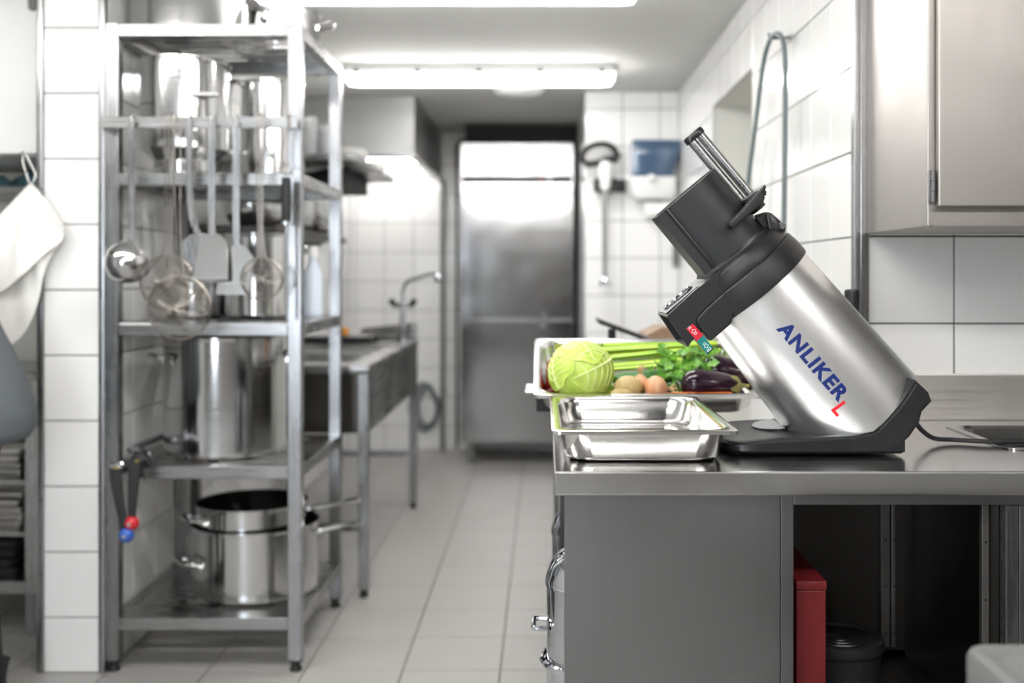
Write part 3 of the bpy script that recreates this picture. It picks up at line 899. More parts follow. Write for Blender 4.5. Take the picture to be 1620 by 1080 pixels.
gn_pan('steel_pan', 'stainless steel pan of vegetables propped up towards the front', 'food pan', 0.527, 0.325, 0.060, (VPX, VPY, VPZ), (TH, 0, 0), 'gastronorm pans on the counter')
# prop under the back of the vegetable pan
t = thing('black_stand', 'black block with a steel plate propping up the vegetable pan', 'stand', (0.2, 2.66, CT))
obj('block', bx(-0.018, 0.36, 2.60, 2.755, CT, CT + 0.044, bev=0.003), M['rubber'], t)
obj('plate', bx(-0.046, 0.37, 2.592, 2.76, CT + 0.0445, CT + 0.0515, bev=0.003), M['pan'], t)

# ================================================================ vegetables
def vegmat(name, c1, c2, scale, rough, dist='noise', bump=0.0, detail=4, stretch=(1, 1, 1), pos=(0.35, 0.65), **k):
    m, nt, b = nt_new(name)
    setp(b, rough=rough, **k)
    tc = nt.nodes.new('ShaderNodeTexCoord'); mp = nt.nodes.new('ShaderNodeMapping'); mp.inputs['Scale'].default_value = stretch
    nt.links.new(tc.outputs['Object'], mp.inputs['Vector'])
    n = nt.nodes.new('ShaderNodeTexNoise'); n.inputs['Scale'].default_value = scale; n.inputs['Detail'].default_value = detail
    nt.links.new(mp.outputs[0], n.inputs['Vector'])
    r = nt.nodes.new('ShaderNodeValToRGB')
    r.color_ramp.elements[0].color = (*c1, 1); r.color_ramp.elements[1].color = (*c2, 1)
    r.color_ramp.elements[0].position, r.color_ramp.elements[1].position = pos
    nt.links.new(n.outputs['Fac'], r.inputs[0]); nt.links.new(r.outputs[0], b.inputs['Base Color'])
    if bump:
        bp = nt.nodes.new('ShaderNodeBump'); bp.inputs['Strength'].default_value = bump; bp.inputs['Distance'].default_value = 0.003
        nt.links.new(n.outputs['Fac'], bp.inputs['Height']); nt.links.new(bp.outputs['Normal'], b.inputs['Normal'])
    return m
M['cabbage'] = vegmat('cabbage_leaf', (0.38, 0.53, 0.05), (0.55, 0.68, 0.15), 16, 0.45, bump=0.3, sub=0.1)
M['cabbage_vein'] = plain('cabbage_vein', (0.70, 0.80, 0.34), 0.45)
M['celery'] = vegmat('celery_stalk', (0.24, 0.48, 0.008), (0.46, 0.66, 0.04), 30, 0.3, stretch=(0.15, 3, 3), bump=0.3, sub=0.1)
M['celery_leaf'] = vegmat('celery_leaf', (0.03, 0.16, 0.005), (0.15, 0.38, 0.015), 40, 0.45)
M['cucumber'] = vegmat('cucumber_skin', (0.012, 0.09, 0.008), (0.05, 0.22, 0.02), 30, 0.3, stretch=(0.2, 3, 3), bump=0.2)
M['aubergine'] = vegmat('aubergine_skin', (0.010, 0.003, 0.010), (0.035, 0.006, 0.020), 8, 0.14)
M['calyx'] = vegmat('aubergine_calyx', (0.22, 0.20, 0.06), (0.32, 0.30, 0.10), 40, 0.7)
M['potato'] = vegmat('potato_skin', (0.46, 0.33, 0.14), (0.58, 0.44, 0.22), 40, 0.6, bump=0.3)
M['onion'] = vegmat('onion_skin', (0.55, 0.25, 0.12), (0.66, 0.38, 0.22), 20, 0.3, stretch=(3, 3, 0.3))
M['onion_dry'] = vegmat('onion_dry_stem', (0.45, 0.30, 0.14), (0.62, 0.46, 0.26), 40, 0.8)
M['carrot'] = vegmat('carrot_skin', (0.62, 0.13, 0.012), (0.75, 0.20, 0.03), 60, 0.5, stretch=(3, 0.6, 0.6), bump=0.3)
M['pepper'] = vegmat('pepper_skin', (0.22, 0.008, 0.008), (0.30, 0.015, 0.01), 10, 0.2)
M['green_stem'] = plain('green_stem', (0.10, 0.25, 0.03), 0.6)

def spun(bm, c, axis, prof, seg=28, squash=1.0, wob=0.0, seed=0):
    """solid of revolution around an arbitrary axis, slightly irregular"""
    n0 = len(bm.verts)
    lathe(bm, prof, (0, 0, 0), seg)
    bm.verts.ensure_lookup_table()
    q = Vector((0, 0, 1)).rotation_difference(Vector(axis).normalized())
    for v in bm.verts[n0:]:
        p = v.co.copy()
        p.y *= squash
        if wob: p *= 1 + wob * noise.noise(p * 14 + Vector((seed * 7.3, seed * 3.1, 0)))
        v.co = q @ p + Vector(c)
    return bm
def ellip(a, r, n=16, e=1.0):
    return [(0, -a)] + [(r * max(0.0, math.sin(PI * k / n)) ** e, -a * math.cos(PI * k / n)) for k in range(1, n)] + [(0, a)]

# cabbage: head with wrapped leaves and veins
cc = Vector((0.088, 2.520, 0.988)); R = 0.074
t = thing('cabbage', 'pale green cabbage head in the pan of vegetables', 'cabbage', cc - Vector((0, 0, R)))
bm = NB(); spun(bm, cc, (0.2, -0.3, 1), ellip(R * 0.93, R, 24), 48, wob=0.03)
obj('head', bm, M['cabbage'], t)
def leaf_patch(dirv, spread, rad_, name, seed):
    """a leaf lying on the head with its own rim and veins"""
    dirv = Vector(dirv).normalized()
    e1 = dirv.orthogonal().normalized(); e2 = dirv.cross(e1)
    bm = NB(); rows = []
    def pt(rr_, a, lift=0.0):
        w = 1 + 0.10 * math.sin(3 * a + seed) + 0.05 * math.sin(7 * a + seed * 2)
        th = spread * rr_ * w
        d = dirv * math.cos(th) + (e1 * math.cos(a) + e2 * math.sin(a)) * math.sin(th)
        rr2 = rad_ * (1 + 0.012 * noise.noise(d * 5 + Vector((seed, 0, 0)))) + lift
        d.z *= 0.94
        return cc + d * rr2
    N = 40
    for k in range(1, 11):
        f = k / 10
        rows.append([pt(f, 2 * PI * i / N, 0.0028 * (f > 0.9)) for i in range(N)])
    rows.append([pt(1.0, 2 * PI * i / N, -0.004) for i in range(N)])
    loft(bm, rows, True, False)
    lf = obj('leaf', bm, M['cabbage'], t)
    bm = NB()
    a0 = seed * 1.3
    path = [pt(f, a0, 0.001) for f in [0.98 - 0.1 * i for i in range(10)]] + [pt(0.1 * i, a0 + PI, 0.001) for i in range(1, 10)]
    tube(bm, path, [0.0034 - 0.0027 * i / len(path) for i in range(len(path))], 6)
    for k in range(1, 6):
        for s in (-1, 1):
            f0 = 0.85 - 0.26 * k
            seg = []
            for i in range(7):
                u = i / 6
                p0 = (f0, 0.0)
                x = f0 - 0.42 * u; y = s * 0.78 * u ** 0.8
                seg.append(pt(min(0.97, math.hypot(x, y)), a0 + math.atan2(y, x), 0.0009))
            tube(bm, seg, [0.0016 - 0.0011 * i / 6 for i in range(7)], 5)
    obj('vein', bm, M['cabbage_vein'], lf)
leaf_patch((0.55, -0.8, 0.25), 0.95, R * 1.02, 'leaf', 2.2)
leaf_patch((-0.9, -0.5, 0.2), 0.75, R * 1.035, 'leaf', 4.4)
leaf_patch((0.0, -0.35, 0.9), 0.8, R * 1.03, 'leaf', 1.0)

# celery: ribbed stalks with leafy tops
t = thing('celery', 'bunch of bright green celery stalks lying across the pan', 'celery', (0.3, 2.66, 1.0))
def stalk(pts, w):
    bm = NB(); path = smooth_path(pts, 6); loops = []
    n = len(path)
    for i, p in enumerate(path):
        d = (path[min(n - 1, i + 1)] - path[max(0, i - 1)]).normalized()
        side = d.cross(Vector((0, 0.35, 1))).normalized(); up = side.cross(d)
        f = w * (1.0 - 0.35 * i / n)
        prof = [(-1, 0.1), (-0.8, -0.45), (-0.4, -0.72), (0, -0.8), (0.4, -0.72), (0.8, -0.45), (1, 0.1), (0.7, 0.0), (0.3, -0.2), (0, -0.27), (-0.3, -0.2), (-0.7, 0.0)]
        loops.append([p + side * (a * f) - up * (b_ * f) for a, b_ in prof])
    loft(bm, loops)
    obj('stalk', bm, M['celery'], t)
stalk([P(935, 558, 2.66), P(1000, 554, 2.66), P(1070, 549, 2.65), P(1135, 545, 2.64)], 0.0155)
stalk([P(945, 570, 2.655), P(1010, 563, 2.65), P(1080, 556, 2.64), P(1140, 556, 2.63)], 0.0155)
stalk([P(955, 582, 2.64), P(1015, 577, 2.635), P(1080, 571, 2.63), P(1120, 569, 2.62)], 0.0155)
stalk([P(955, 548, 2.69), P(1020, 547, 2.69), P(1080, 545, 2.69), P(1130, 543, 2.68)], 0.012)
stalk([P(960, 586, 2.61), P(1010, 582, 2.61), P(1060, 577, 2.605), P(1110, 572, 2.6)], 0.010)
def celery_leaf(c, d, s, seed):
    rnd = random.Random(seed); bm = NB()
    d = Vector(d).normalized(); e = d.cross(Vector((0, -0.6, 0.8))).normalized(); nrm = e.cross(d)
    out = [(0, 0), (0.25, 0.35), (0.5, 0.28), (0.55, 0.55), (0.8, 0.4), (0.9, 0.2), (1.1, 0), (0.9, -0.2), (0.8, -0.4), (0.55, -0.55), (0.5, -0.28), (0.25, -0.35)]
    top = [bm.verts.new(c + (d * a + e * b_) * s + nrm * (0.12 * s * math.sin(a * 3 + rnd.random()) + 0.1 * s * abs(b_))) for a, b_ in out]
    bot = [bm.verts.new(v.co - nrm * 0.0006) for v in top]
    cen = bm.verts.new(c + d * 0.5 * s); cen2 = bm.verts.new(c + d * 0.5 * s - nrm * 0.0006)
    for i in range(len(top)):
        j = (i + 1) % len(top)
        bm.faces.new((top[i], top[j], cen)); bm.faces.new((bot[j], bot[i], cen2)); bm.faces.new((top[j], top[i], bot[i], bot[j]))
    obj('leaf', bm, M['celery_leaf'], t)
rnd = random.Random(3)
for k in range(74):
    px = rnd.uniform(1035, 1130); py = rnd.uniform(553, 590) if k < 36 else rnd.uniform(572, 606)
    c = P(px, py, rnd.uniform(2.56, 2.60) if k < 36 else rnd.uniform(2.53, 2.56)); celery_leaf(c, (rnd.uniform(-0.6, 1), rnd.uniform(-0.3, 0.3), rnd.uniform(-0.7, 0.4)), rnd.uniform(0.018, 0.034), k)

# cucumbers
def cucumber(a, b_, r, label):
    t = thing('cucumber', label, 'cucumber', (a + b_) / 2 - Vector((0, 0, r)), group='cucumbers in the pan')
    h = (b_ - a).length / 2
    bm = NB(); spun(bm, (a + b_) / 2, b_ - a, ellip(h, r, 18, 0.45), 20, wob=0.02)
    obj('fruit', bm, M['cucumber'], t)
    bm = NB(); d = (b_ - a).normalized(); cyl(bm, b_ - d * 0.003, b_ + d * 0.006, 0.004, 8)
    obj('stem', bm, M['green_stem'], t)
cucumber(P(968, 600, 2.58), P(1068, 596, 2.58), 0.0175, 'dark green cucumber lying under the celery, behind the onions')
cucumber(P(972, 618, 2.54), P(1075, 616, 2.53), 0.0165, 'dark green cucumber lying lower, against the potatoes')
# potatoes
def potato(c, a, r, axis, seed, label):
    bm = NB(); spun(bm, c, axis, ellip(a, r, 16), 24, 0.9, wob=0.12, seed=seed)
    solo('potato', bm, M['potato'], label, 'potato', 'potatoes in the pan')
potato(P(994, 612, 2.495), 0.034, 0.026, (1, 0, 0.1), 1, 'larger tan potato beside the cabbage')
potato(P(982, 626, 2.474), 0.028, 0.018, (1, 0.2, 0), 2, 'small tan potato at the pan rim below the cabbage')
potato(P(1028, 631, 2.472), 0.030, 0.014, (1, 0, 0), 3, 'small tan potato below the onions at the pan rim')
# onions
def onion(c, r, ax, label):
    t = thing('onion', label, 'onion', c - Vector((0, 0, r)), group='onions in the pan')
    ax = Vector(ax).normalized()
    prof = [(0, -r * 0.9), (r * 0.25, -r * 0.88), (r * 0.7, -r * 0.66), (r * 0.97, -r * 0.2), (r, r * 0.1), (r * 0.86, r * 0.5), (r * 0.5, r * 0.82), (r * 0.2, r * 1.05), (r * 0.1, r * 1.3), (0, r * 1.32)]
    bm = NB(); spun(bm, c, ax, prof, 28, wob=0.02)
    obj('bulb', bm, M['onion'], t)
    bm = NB()
    for k in range(3):
        s = ax.orthogonal().normalized() * (k - 1) * 0.006
        tube(bm, smooth_path([c + ax * r * 1.15, c + ax * r * 1.5 + s, c + ax * r * 1.75 + s * 1.6 + Vector((0, -0.002, 0.002 * k)), c + ax * r * 2.0 + s * 0.6], 4), [0.0035, 0.0035, 0.0033, 0.0032, 0.003, 0.0028, 0.0026, 0.0024, 0.0022, 0.002, 0.0018, 0.0014, 0.001], 6)
    obj('dry_stem', bm, M['onion_dry'], t)
onion(P(1037, 613, 2.49), 0.0285, (0.9, 0.3, -0.1), 'smooth pink brown onion between the potatoes and aubergine')
onion(P(1013, 607, 2.525), 0.022, (0.0, -0.15, 1), 'small onion with a dry upright stem beside the larger onion')
# aubergines
def aubergine(a, b_, r, label):
    """a blossom end, b_ stem end"""
    t = thing('aubergine', label, 'aubergine', (a + b_) / 2 - Vector((0, 0, r)), group='aubergines in the pan')
    L = (b_ - a).length; d = (b_ - a) / L
    prof = [(0, 0), (r * 0.45, L * 0.02), (r * 0.8, L * 0.09), (r * 0.98, L * 0.22), (r, L * 0.36), (r * 0.94, L * 0.55), (r * 0.82, L * 0.74), (r * 0.62, L * 0.90), (r * 0.35, L * 0.985), (0, L)]
    bm = NB(); spun(bm, a, d, prof, 32)
    obj('fruit', bm, M['aubergine'], t)
    bm = NB()
    q = Vector((0, 0, 1)).rotation_difference(d)
    loops = []
    N = 30
    for (f, rr_) in ((0.83, 0), (0.92, 0.615), (0.975, 0.41), (1.0, 0.2), (1.06, 0.13), (1.14, 0.13)):
        L2 = []
        for i in range(N):
            an = 2 * PI * i / N
            if rr_ == 0:
                ff = 0.86 - 0.07 * math.cos(5 * an); r2 = (r * 0.82 + (0.62 - 0.82) * r * (ff - 0.74) / 0.16) * 1.03
            else:
                ff = f; r2 = r * rr_ * 1.05
            L2.append(a + q @ Vector((r2 * math.cos(an), r2 * math.sin(an), L * ff)))
        loops.append(L2)
    loft(bm, loops, False, True)
    obj('calyx', bm, M['calyx'], t)
aubergine(P(1077, 606, 2.50), P(1172, 610, 2.51), 0.0345, 'glossy dark purple aubergine at the front of the pan')
aubergine(P(1108, 580, 2.60), P(1205, 596, 2.58), 0.034, 'glossy dark purple aubergine behind the other aubergine')
# carrots
def carrot(a, b_, r, label):
    t = thing('carrot', label, 'carrot', (a + b_) / 2 - Vector((0, 0, r)), group='carrots in the pan')
    L = (b_ - a).length
    bm = NB(); spun(bm, a, b_ - a, [(0, 0), (r * 0.12, 0.002), (r * 0.45, L * 0.25), (r * 0.8, L * 0.65), (r, L * 0.93), (r * 0.75, L * 0.985), (0, L)], 18, wob=0.02)
    obj('root', bm, M['carrot'], t)
    bm = NB(); d = (b_ - a) / L; cyl(bm, b_ - d * 0.002, b_ + d * 0.008, 0.004, 8)
    obj('stem', bm, M['green_stem'], t)
carrot(P(1050, 622, 2.475), P(1163, 629, 2.478), 0.0125, 'orange carrot along the front rim of the pan')
carrot(P(1062, 630, 2.478), P(1160, 622, 2.50), 0.010, 'thinner orange carrot tucked under the front aubergine')
# red pepper
pc = P(886, 592, 2.605)
t = thing('red_pepper', 'red bell pepper hidden behind the cabbage in the pan', 'pepper', pc - Vector((0, 0, 0.04)))
bm = NB(); spun(bm, pc, (0.1, 0.2, 1), [(0, -0.04), (0.02, -0.042), (0.034, -0.03), (0.036, 0), (0.036, 0.025), (0.026, 0.038), (0.01, 0.034), (0, 0.03)], 30, wob=0.1)
obj('fruit', bm, M['pepper'], t)
bm = NB(); cyl(bm, pc + Vector((0, 0, 0.03)), pc + Vector((0.006, 0, 0.056)), 0.005, 8); obj('stem', bm, M['green_stem'], t)

# things further back on the counter
t = thing('black_tray', 'flat black oblong tray tilted on the counter behind the vegetables', 'tray', (0.28, 3.1, CT), (0, 0, 0))
c0, c1 = P(948, 512, 3.15), P(1042, 547, 3.15)
dz = (c1 - c0)
bm = NB()
loft(bm, [[c0 + Vector((0, y, h)), c1 + Vector((0, y, h)), c1 + Vector((0, y, h + 0.011)), c0 + Vector((0, y, h + 0.011))] for y, h in ((0, 0), (0.22, 0.0))])
obj('tray', bm, M['black2'], t)
bm = NB()
loft(bm, [[c0 + Vector((0, y, 0.0115)), c1 + Vector((0, y, 0.0115)), c1 + Vector((0, y, 0.015)), c0 + Vector((0, y, 0.015))] for y in (0.0, 0.012)])
obj('rim', bm, M['wire'], t)
bm = NB(); cyl(bm, P(968, 520, 3.25) - Vector((0, 0, 0.0)), Vector((P(968, 520, 3.25).x, 3.25, CT)), 0.012, 12); obj('foot', bm, M['black2'], t)
bm = NB()
b0 = P(1010, 552, 3.42); 
prism(bm, [(b0.x, CT), (b0.x + 0.02, CT + 0.14), (b0.x + 0.07, CT + 0.165), (b0.x + 0.21, CT + 0.15), (b0.x + 0.25, CT)], 3.40, 3.62, 0.004)
solo('wooden_box', bm, M['wood'], 'brown wooden box at the back of the counter beside the black tray', 'box')
# ================================================================ steel rack
RX0, RX1, RY0, RY1 = -1.320, -0.761, 3.302, 3.932
rk = thing('steel_rack', 'tall stainless steel rack of pots standing along the tiled wall', 'rack', ((RX0 + RX1) / 2, (RY0 + RY1) / 2, 0))
for x in (RX0, RX1):
    for y in (RY0, RY1):
        p = obj('post', bx(x - 0.0205, x + 0.0205, y - 0.0205, y + 0.0205, 0.034, 1.983, bev=0.002), M['steel'], rk)
        bm = NB(); lathe(bm, [(0, 0), (0.017, 0), (0.019, 0.004), (0.013, 0.018), (0.013, 0.024), (0.0205, 0.028), (0.0205, 0.0338), (0, 0.0338)], (x, y, 0), 20)
        obj('foot', bm, M['rubber'], p)
LV = [1.979, 1.523, 1.064, 0.627, 0.164]
def rack_shelf(z, slots=True, bh=0.036):
    bm = NB()
    xs = [RX0 + 0.0205, RX0 + 0.075, RX0 + 0.262, RX0 + 0.297, RX1 - 0.075, RX1 - 0.0205]
    ys = [RY0 + 0.021, RY0 + 0.06]
    while ys[-1] + 0.075 < RY1 - 0.04: ys += [ys[-1] + 0.040, ys[-1] + 0.075]
    ys.append(RY1 - 0.021)
    grid_slab(bm, xs, ys, lambda i, j: not (slots and i in (1, 3) and j % 2 == 1 and j < len(ys) - 2), z - 0.0016, z, 0.0)
    d = obj('shelf', bm, M['steel_h'], rk)
    obj('beam', bx(RX0 + 0.0207, RX1 - 0.0207, RY0 - 0.019, RY0 + 0.0205, z - bh, z + 0.0015, bev=0.002), M['steel_h'], d)
    obj('beam', bx(RX0 + 0.0207, RX1 - 0.0207, RY1 - 0.0205, RY1 + 0.019, z - bh, z + 0.0015, bev=0.002), M['steel_h'], d)
    for x in (RX0, RX1):
        obj('beam', bx(x - 0.018, x + 0.018, RY0 + 0.0207, RY1 - 0.0207, z - bh, z + 0.0015, bev=0.002), M['steel_h'], d)
for z in LV: rack_shelf(z)
# hanging rail on the front posts
rail = thing('utensil_rail', 'flat steel rail for hanging utensils fixed across the rack', 'rail', (-1.03, 3.24, 1.672))
RZ = 1.673
obj('bar', bx(-1.334, -0.742, 3.236, 3.2425, RZ - 0.0175, RZ + 0.0175, bev=0.001), M['steel_h'], rail)
for x in (RX0, RX1): obj('bracket', bx(x - 0.012, x + 0.012, 3.2427, 3.2813, RZ - 0.0175, RZ - 0.0125), M['steel_h'], rail)

# ---------------------------------------------------------------- pots
def loop_handle(a, c, r, z, wid=0.10, out=0.045, th=0.0065, drop=0.0):
    """grip loop on a pot wall at angle a"""
    er = Vector((math.cos(a), math.sin(a), 0)); et = Vector((-math.sin(a), math.cos(a), 0))
    b = Vector((c[0], c[1], z))
    bm = NB()
    s = math.sqrt(max(1e-6, r * r - (wid / 2) ** 2))
    pts = [b + er * (s - 0.002) + et * wid / 2 + Vector((0, 0, -0.03 - drop)), b + er * (s + 0.006) + et * wid / 2 + Vector((0, 0, -0.012)), b + er * (r + out * 0.7) + et * wid * 0.47, b + er * (r + out) + et * wid * 0.3,
           b + er * (r + out) - et * wid * 0.3, b + er * (r + out * 0.7) - et * wid * 0.47, b + er * (s + 0.006) - et * wid / 2 + Vector((0, 0, -0.012)), b + er * (s - 0.002) - et * wid / 2 + Vector((0, 0, -0.03 - drop))]
    tube(bm, smooth_path(pts, 5), th, 8)
    return bm

def long_handle(a, c, r, z, L, rise=0.05, th=0.009):
    er = Vector((math.cos(a), math.sin(a), 0)); b = Vector((c[0], c[1], z))
    bm = NB()
    pts = [b + er * (r - 0.002) + Vector((0, 0, -0.008)), b + er * (r + 0.03) + Vector((0, 0, 0.004)), b + er * (r + L * 0.5) + Vector((0, 0, rise * 0.5)), b + er * (r + L) + Vector((0, 0, rise))]
    path = smooth_path(pts, 6)
    tube(bm, path, th, 10)
    return bm

def pot(name, label, cat, c, z, r, h, handles=(), longh=None, th=0.003, taper=None, group=None, mat='pot', rim=0.004):
    t = thing(name, label, cat, (c[0], c[1], z), group=group)
    rb = r if taper is None else taper[0]; zt = 0 if taper is None else taper[1]
    prof = [(0, 0), (rb - 0.012, 0), (rb - 0.002, 0.006), (rb, 0.014)]
    if taper: prof += [(rb, zt * 0.6), (r - 0.012, zt * 0.95), (r, zt)]
    prof += [(r, h - 0.010), (r + 0.001, h - 0.004), (r + rim, h - 0.003), (r + rim, h), (r - th, h), (r - th, (zt if taper else 0.02))]
    if taper: prof += [(rb - th, zt * 0.6)]
    prof += [(rb - th, 0.014), (rb - 0.016, 0.005), (0, 0.005)]
    bm = NB(); lathe(bm, [(a, z + b_) for a, b_ in prof], (c[0], c[1], 0), 56)
    obj('body', bm, M[mat], t)
    for a, zz in handles: obj('handle', loop_handle(a, c, r, z + zz), M['pot'], t)
    if longh: obj('long_handle', long_handle(longh[0], c, r, z + longh[1], longh[2], longh[3]), M['pot'], t)
    return t
S = [z + 0.002 for z in LV]
# bottom shelf: two saucepans, one stacked in the other
LP = (-0.965, 3.60); LZ = S[4]
pot('saucepan', 'wide steel saucepan on the bottom shelf of the rack', 'saucepan', LP, LZ, 0.208, 0.228, [(PI * 1.2, 0.125)], (-0.12, 0.20, 0.16, 0.03), group='stacked saucepans')
pot('saucepan', 'smaller steel saucepan with dark inside stacked on the wider saucepan', 'saucepan', (-0.975, 3.595), LZ + 0.006, 0.180, 0.289, [(PI * 1.2, 0.255)], (-0.08, 0.262, 0.185, 0.035), group='stacked saucepans')
# stockpot
pot('stockpot', 'tall heavy steel stockpot on the rack shelf above the saucepans', 'pot', (-1.053, 3.575), S[3], 0.201, 0.385, [(PI * 1.2, 0.325), (0.2, 0.325)], None, rim=0.006)
# shelf with ladle heads in front
pot('steel_pot', 'medium straight steel pot standing above the stockpot', 'pot', (-0.965, 3.66), S[2], 0.118, 0.285, [(0.1, 0.24)], None)
pot('steel_pot', 'low steel pot standing behind the hanging sieves', 'pot', (-1.19, 3.70), S[2], 0.105, 0.12, [], None)
t = thing('blue_bottle', 'tall translucent blue and white bottle on the rack behind the pots', 'bottle', (-0.83, 3.86, S[2]))
bm = NB(); lathe(bm, [(0, S[2]), (0.034, S[2]), (0.036, S[2] + 0.01), (0.036, S[2] + 0.15), (0.018, S[2] + 0.19), (0.014, S[2] + 0.21), (0, S[2] + 0.21)], (-0.83, 3.865, 0), 24)
obj('bottle', bm, plain('blue_bottle', (0.60, 0.66, 0.76), 0.25), t)
bm = NB(); lathe(bm, [(0, S[2] + 0.2105), (0.017, S[2] + 0.2105), (0.017, S[2] + 0.25), (0, S[2] + 0.252)], (-0.83, 3.865, 0), 20); obj('cap', bm, M['white'], t)
t = thing('white_canister', 'white plastic canister on the rack behind the medium pot', 'canister', (-0.91, 3.85, S[2]))
bm = NB(); lathe(bm, [(0, S[2]), (0.038, S[2]), (0.04, S[2] + 0.01), (0.04, S[2] + 0.2), (0, S[2] + 0.2)], (-0.91, 3.868, 0), 24); obj('body', bm, M['white'], t)
bm = NB(); lathe(bm, [(0, S[2] + 0.2005), (0.042, S[2] + 0.2005), (0.042, S[2] + 0.22), (0, S[2] + 0.222)], (-0.91, 3.868, 0), 24); obj('lid', bm, M['white'], t)
# second shelf: tapered pot, jug
tp = pot('tapered_pot', 'large steel pot with a narrower foot on the second shelf', 'pot', (-1.163, 3.49), S[1], 0.140, 0.375, [], None, taper=(0.098, 0.09))
bm = NB(); box(bm, -1.10, -1.02, 3.362, 3.372, S[1] + 0.246, S[1] + 0.262, bev=0.003); box(bm, -1.062, -1.045, 3.371, 3.40, S[1] + 0.248, S[1] + 0.26)
obj('bracket_handle', bm, M['steel_h'], tp)
jg = pot('steel_jug', 'tall steel jug with a side handle on the second shelf', 'jug', (-0.945, 3.74), S[1], 0.108, 0.352, [], None)
bm = NB(); c = Vector((-0.945, 3.74, S[1])); e = Vector((-0.75, -0.66, 0))
tube(bm, smooth_path([c + e * 0.107 + Vector((0, 0, 0.335)), c + e * 0.14 + Vector((0, 0, 0.345)), c + e * 0.160 + Vector((0, 0, 0.315)), c + e * 0.162 + Vector((0, 0, 0.20)), c + e * 0.145 + Vector((0, 0, 0.12)), c + e * 0.107 + Vector((0, 0, 0.10))], 5), 0.009, 8)
obj('handle', bm, M['pot'], jg)
# top shelf
pa = pot('casserole', 'wide shallow steel casserole on top of the rack beside the pillar', 'pot', (-1.165, 3.53), S[0] + 0.0, 0.188, 0.145, [], None)
bm = NB(); tube(bm, smooth_path([(-1.20, 3.349, 2.10), (-1.20, 3.315, 2.105), (-1.165, 3.305, 2.105), (-1.13, 3.315, 2.105), (-1.13, 3.349, 2.10)], 5), 0.008, 8)
obj('handle', bm, M['black2'], pa)
pb = pot('casserole', 'steel casserole on top of the rack beside the ceiling lamp', 'pot', (-0.925, 3.79), S[0], 0.135, 0.150, [(0.2, 0.12)], None, taper=(0.115, 0.05))
bm = NB(); lathe(bm, [(0, 0), (0.008, 0), (0.012, 0.012), (0.008, 0.022), (0, 0.024)], (-0.955, 3.655, S[0] + 0.10), 14, (0, -1, 0)); obj('knob', bm, M['black2'], pb)

# ---------------------------------------------------------------- hanging utensils
UY = 3.222
def hook(bm, px, Y, w=0.003):
    x = P(px, 196, Y).x
    tube(bm, smooth_path([(x, Y, RZ - 0.02), (x, Y, RZ + 0.014), (x, Y + 0.006, RZ + 0.0225), (x, 3.240, RZ + 0.0245), (x, 3.249, RZ + 0.020), (x, 3.249, RZ + 0.004)], 4), w, 6)
def strip(bm, pts, w, th=0.0016):
    """flat bar along points, wide in X"""
    pts = [Vector(p) for p in pts]
    loft(bm, [[p + Vector((sx * w / 2, sy * th, 0)) for sx, sy in ((-1, -1), (1, -1), (1, 1), (-1, 1))] for p in pts])
UG = 'utensils hanging from the rack rail'
# ladle
t = thing('ladle', 'steel soup ladle hanging from the rail beside the pillar', 'ladle', P(205, 445, UY), group=UG)
bm = NB(); hook(bm, 208, UY); strip(bm, [P(208, 190, UY), P(208, 300, UY), P(209, 360, UY), P(208, 380, UY - 0.004), P(206, 388, 3.185), P(204, 392, 3.147)], 0.021)
obj('handle', bm, M['steel'], t)
bm = NB(); c = P(203, 412, 3.140); r = 0.0645
prof = [(r * math.sin(PI / 2 * k / 10), -r * 1.12 * math.cos(PI / 2 * k / 10)) for k in range(0, 11)]
prof[0] = (0, prof[0][1])
lathe(bm, prof + [(r + 0.002, 0.001), (r - 0.002, 0.002)] + [((r - 0.003) * math.sin(PI / 2 * k / 10), -(r - 0.003) * 1.12 * math.cos(PI / 2 * k / 10)) for k in range(10, 0, -1)] + [(0, -(r - 0.003) * 1.12)], c, 36, Vector((0.15, 0.80, 0.55)))
obj('bowl', bm, M['pot'], t)
# sieves
def sieve(name, label, hpx, cpx, cpy, rpx, Y, depth, dense, wires):
    t = thing(name, label, 'sieve', P(cpx, cpy + rpx, Y), group=UG)
    c = P(cpx, cpy, Y); r = rpx * Y / F
    bm = NB(); tube(bm, [c + Vector((r * math.cos(2 * PI * i / 40), 0, r * math.sin(2 * PI * i / 40))) for i in range(40)], 0.0026, 6, True)
    obj('rim', bm, M['wire'], t)
    bm = NB()
    for k in range(1, dense):
        f = k / dense; rr = r * math.cos(PI / 2 * f); yy = -depth * math.sin(PI / 2 * f)
        tube(bm, [c + Vector((rr * math.cos(2 * PI * i / 28), yy, rr * math.sin(2 * PI * i / 28))) for i in range(28)], 0.0007, 4, True)
    for m_ in range(dense * 2):
        a = PI * m_ / (dense * 2)
        tube(bm, [c + Vector((r * math.cos(q) * math.cos(a), -depth * math.sin(q), r * math.cos(q) * math.sin(a))) for q in [PI * i / 16 for i in range(17)]], 0.0007, 4)
    o = obj('mesh_bowl', bm, M['wire'], t); o['kind'] = 'stuff'
    bm = NB()
    for dx, sx in wires:
        hk = P(hpx + dx, 196, Y)
        tube(bm, smooth_path([hk + Vector((0, 0.02, 0.026)), hk + Vector((0, 0.006, 0.03)), hk, P(hpx + dx * 0.9, 300, Y), P(hpx + dx * 0.7 + (cpx - hpx) * 0.4, 370, Y), P(cpx + sx * 0.3, cpy - rpx * 0.95, Y), P(cpx + sx, cpy - rpx * 0.55 + abs(sx) * 0.25, Y - depth * 0.7 if abs(sx) < rpx * 0.6 else Y - 0.004)], 6), 0.0020, 6)
    obj('wire_handle', bm, M['wire'], t)
    return t
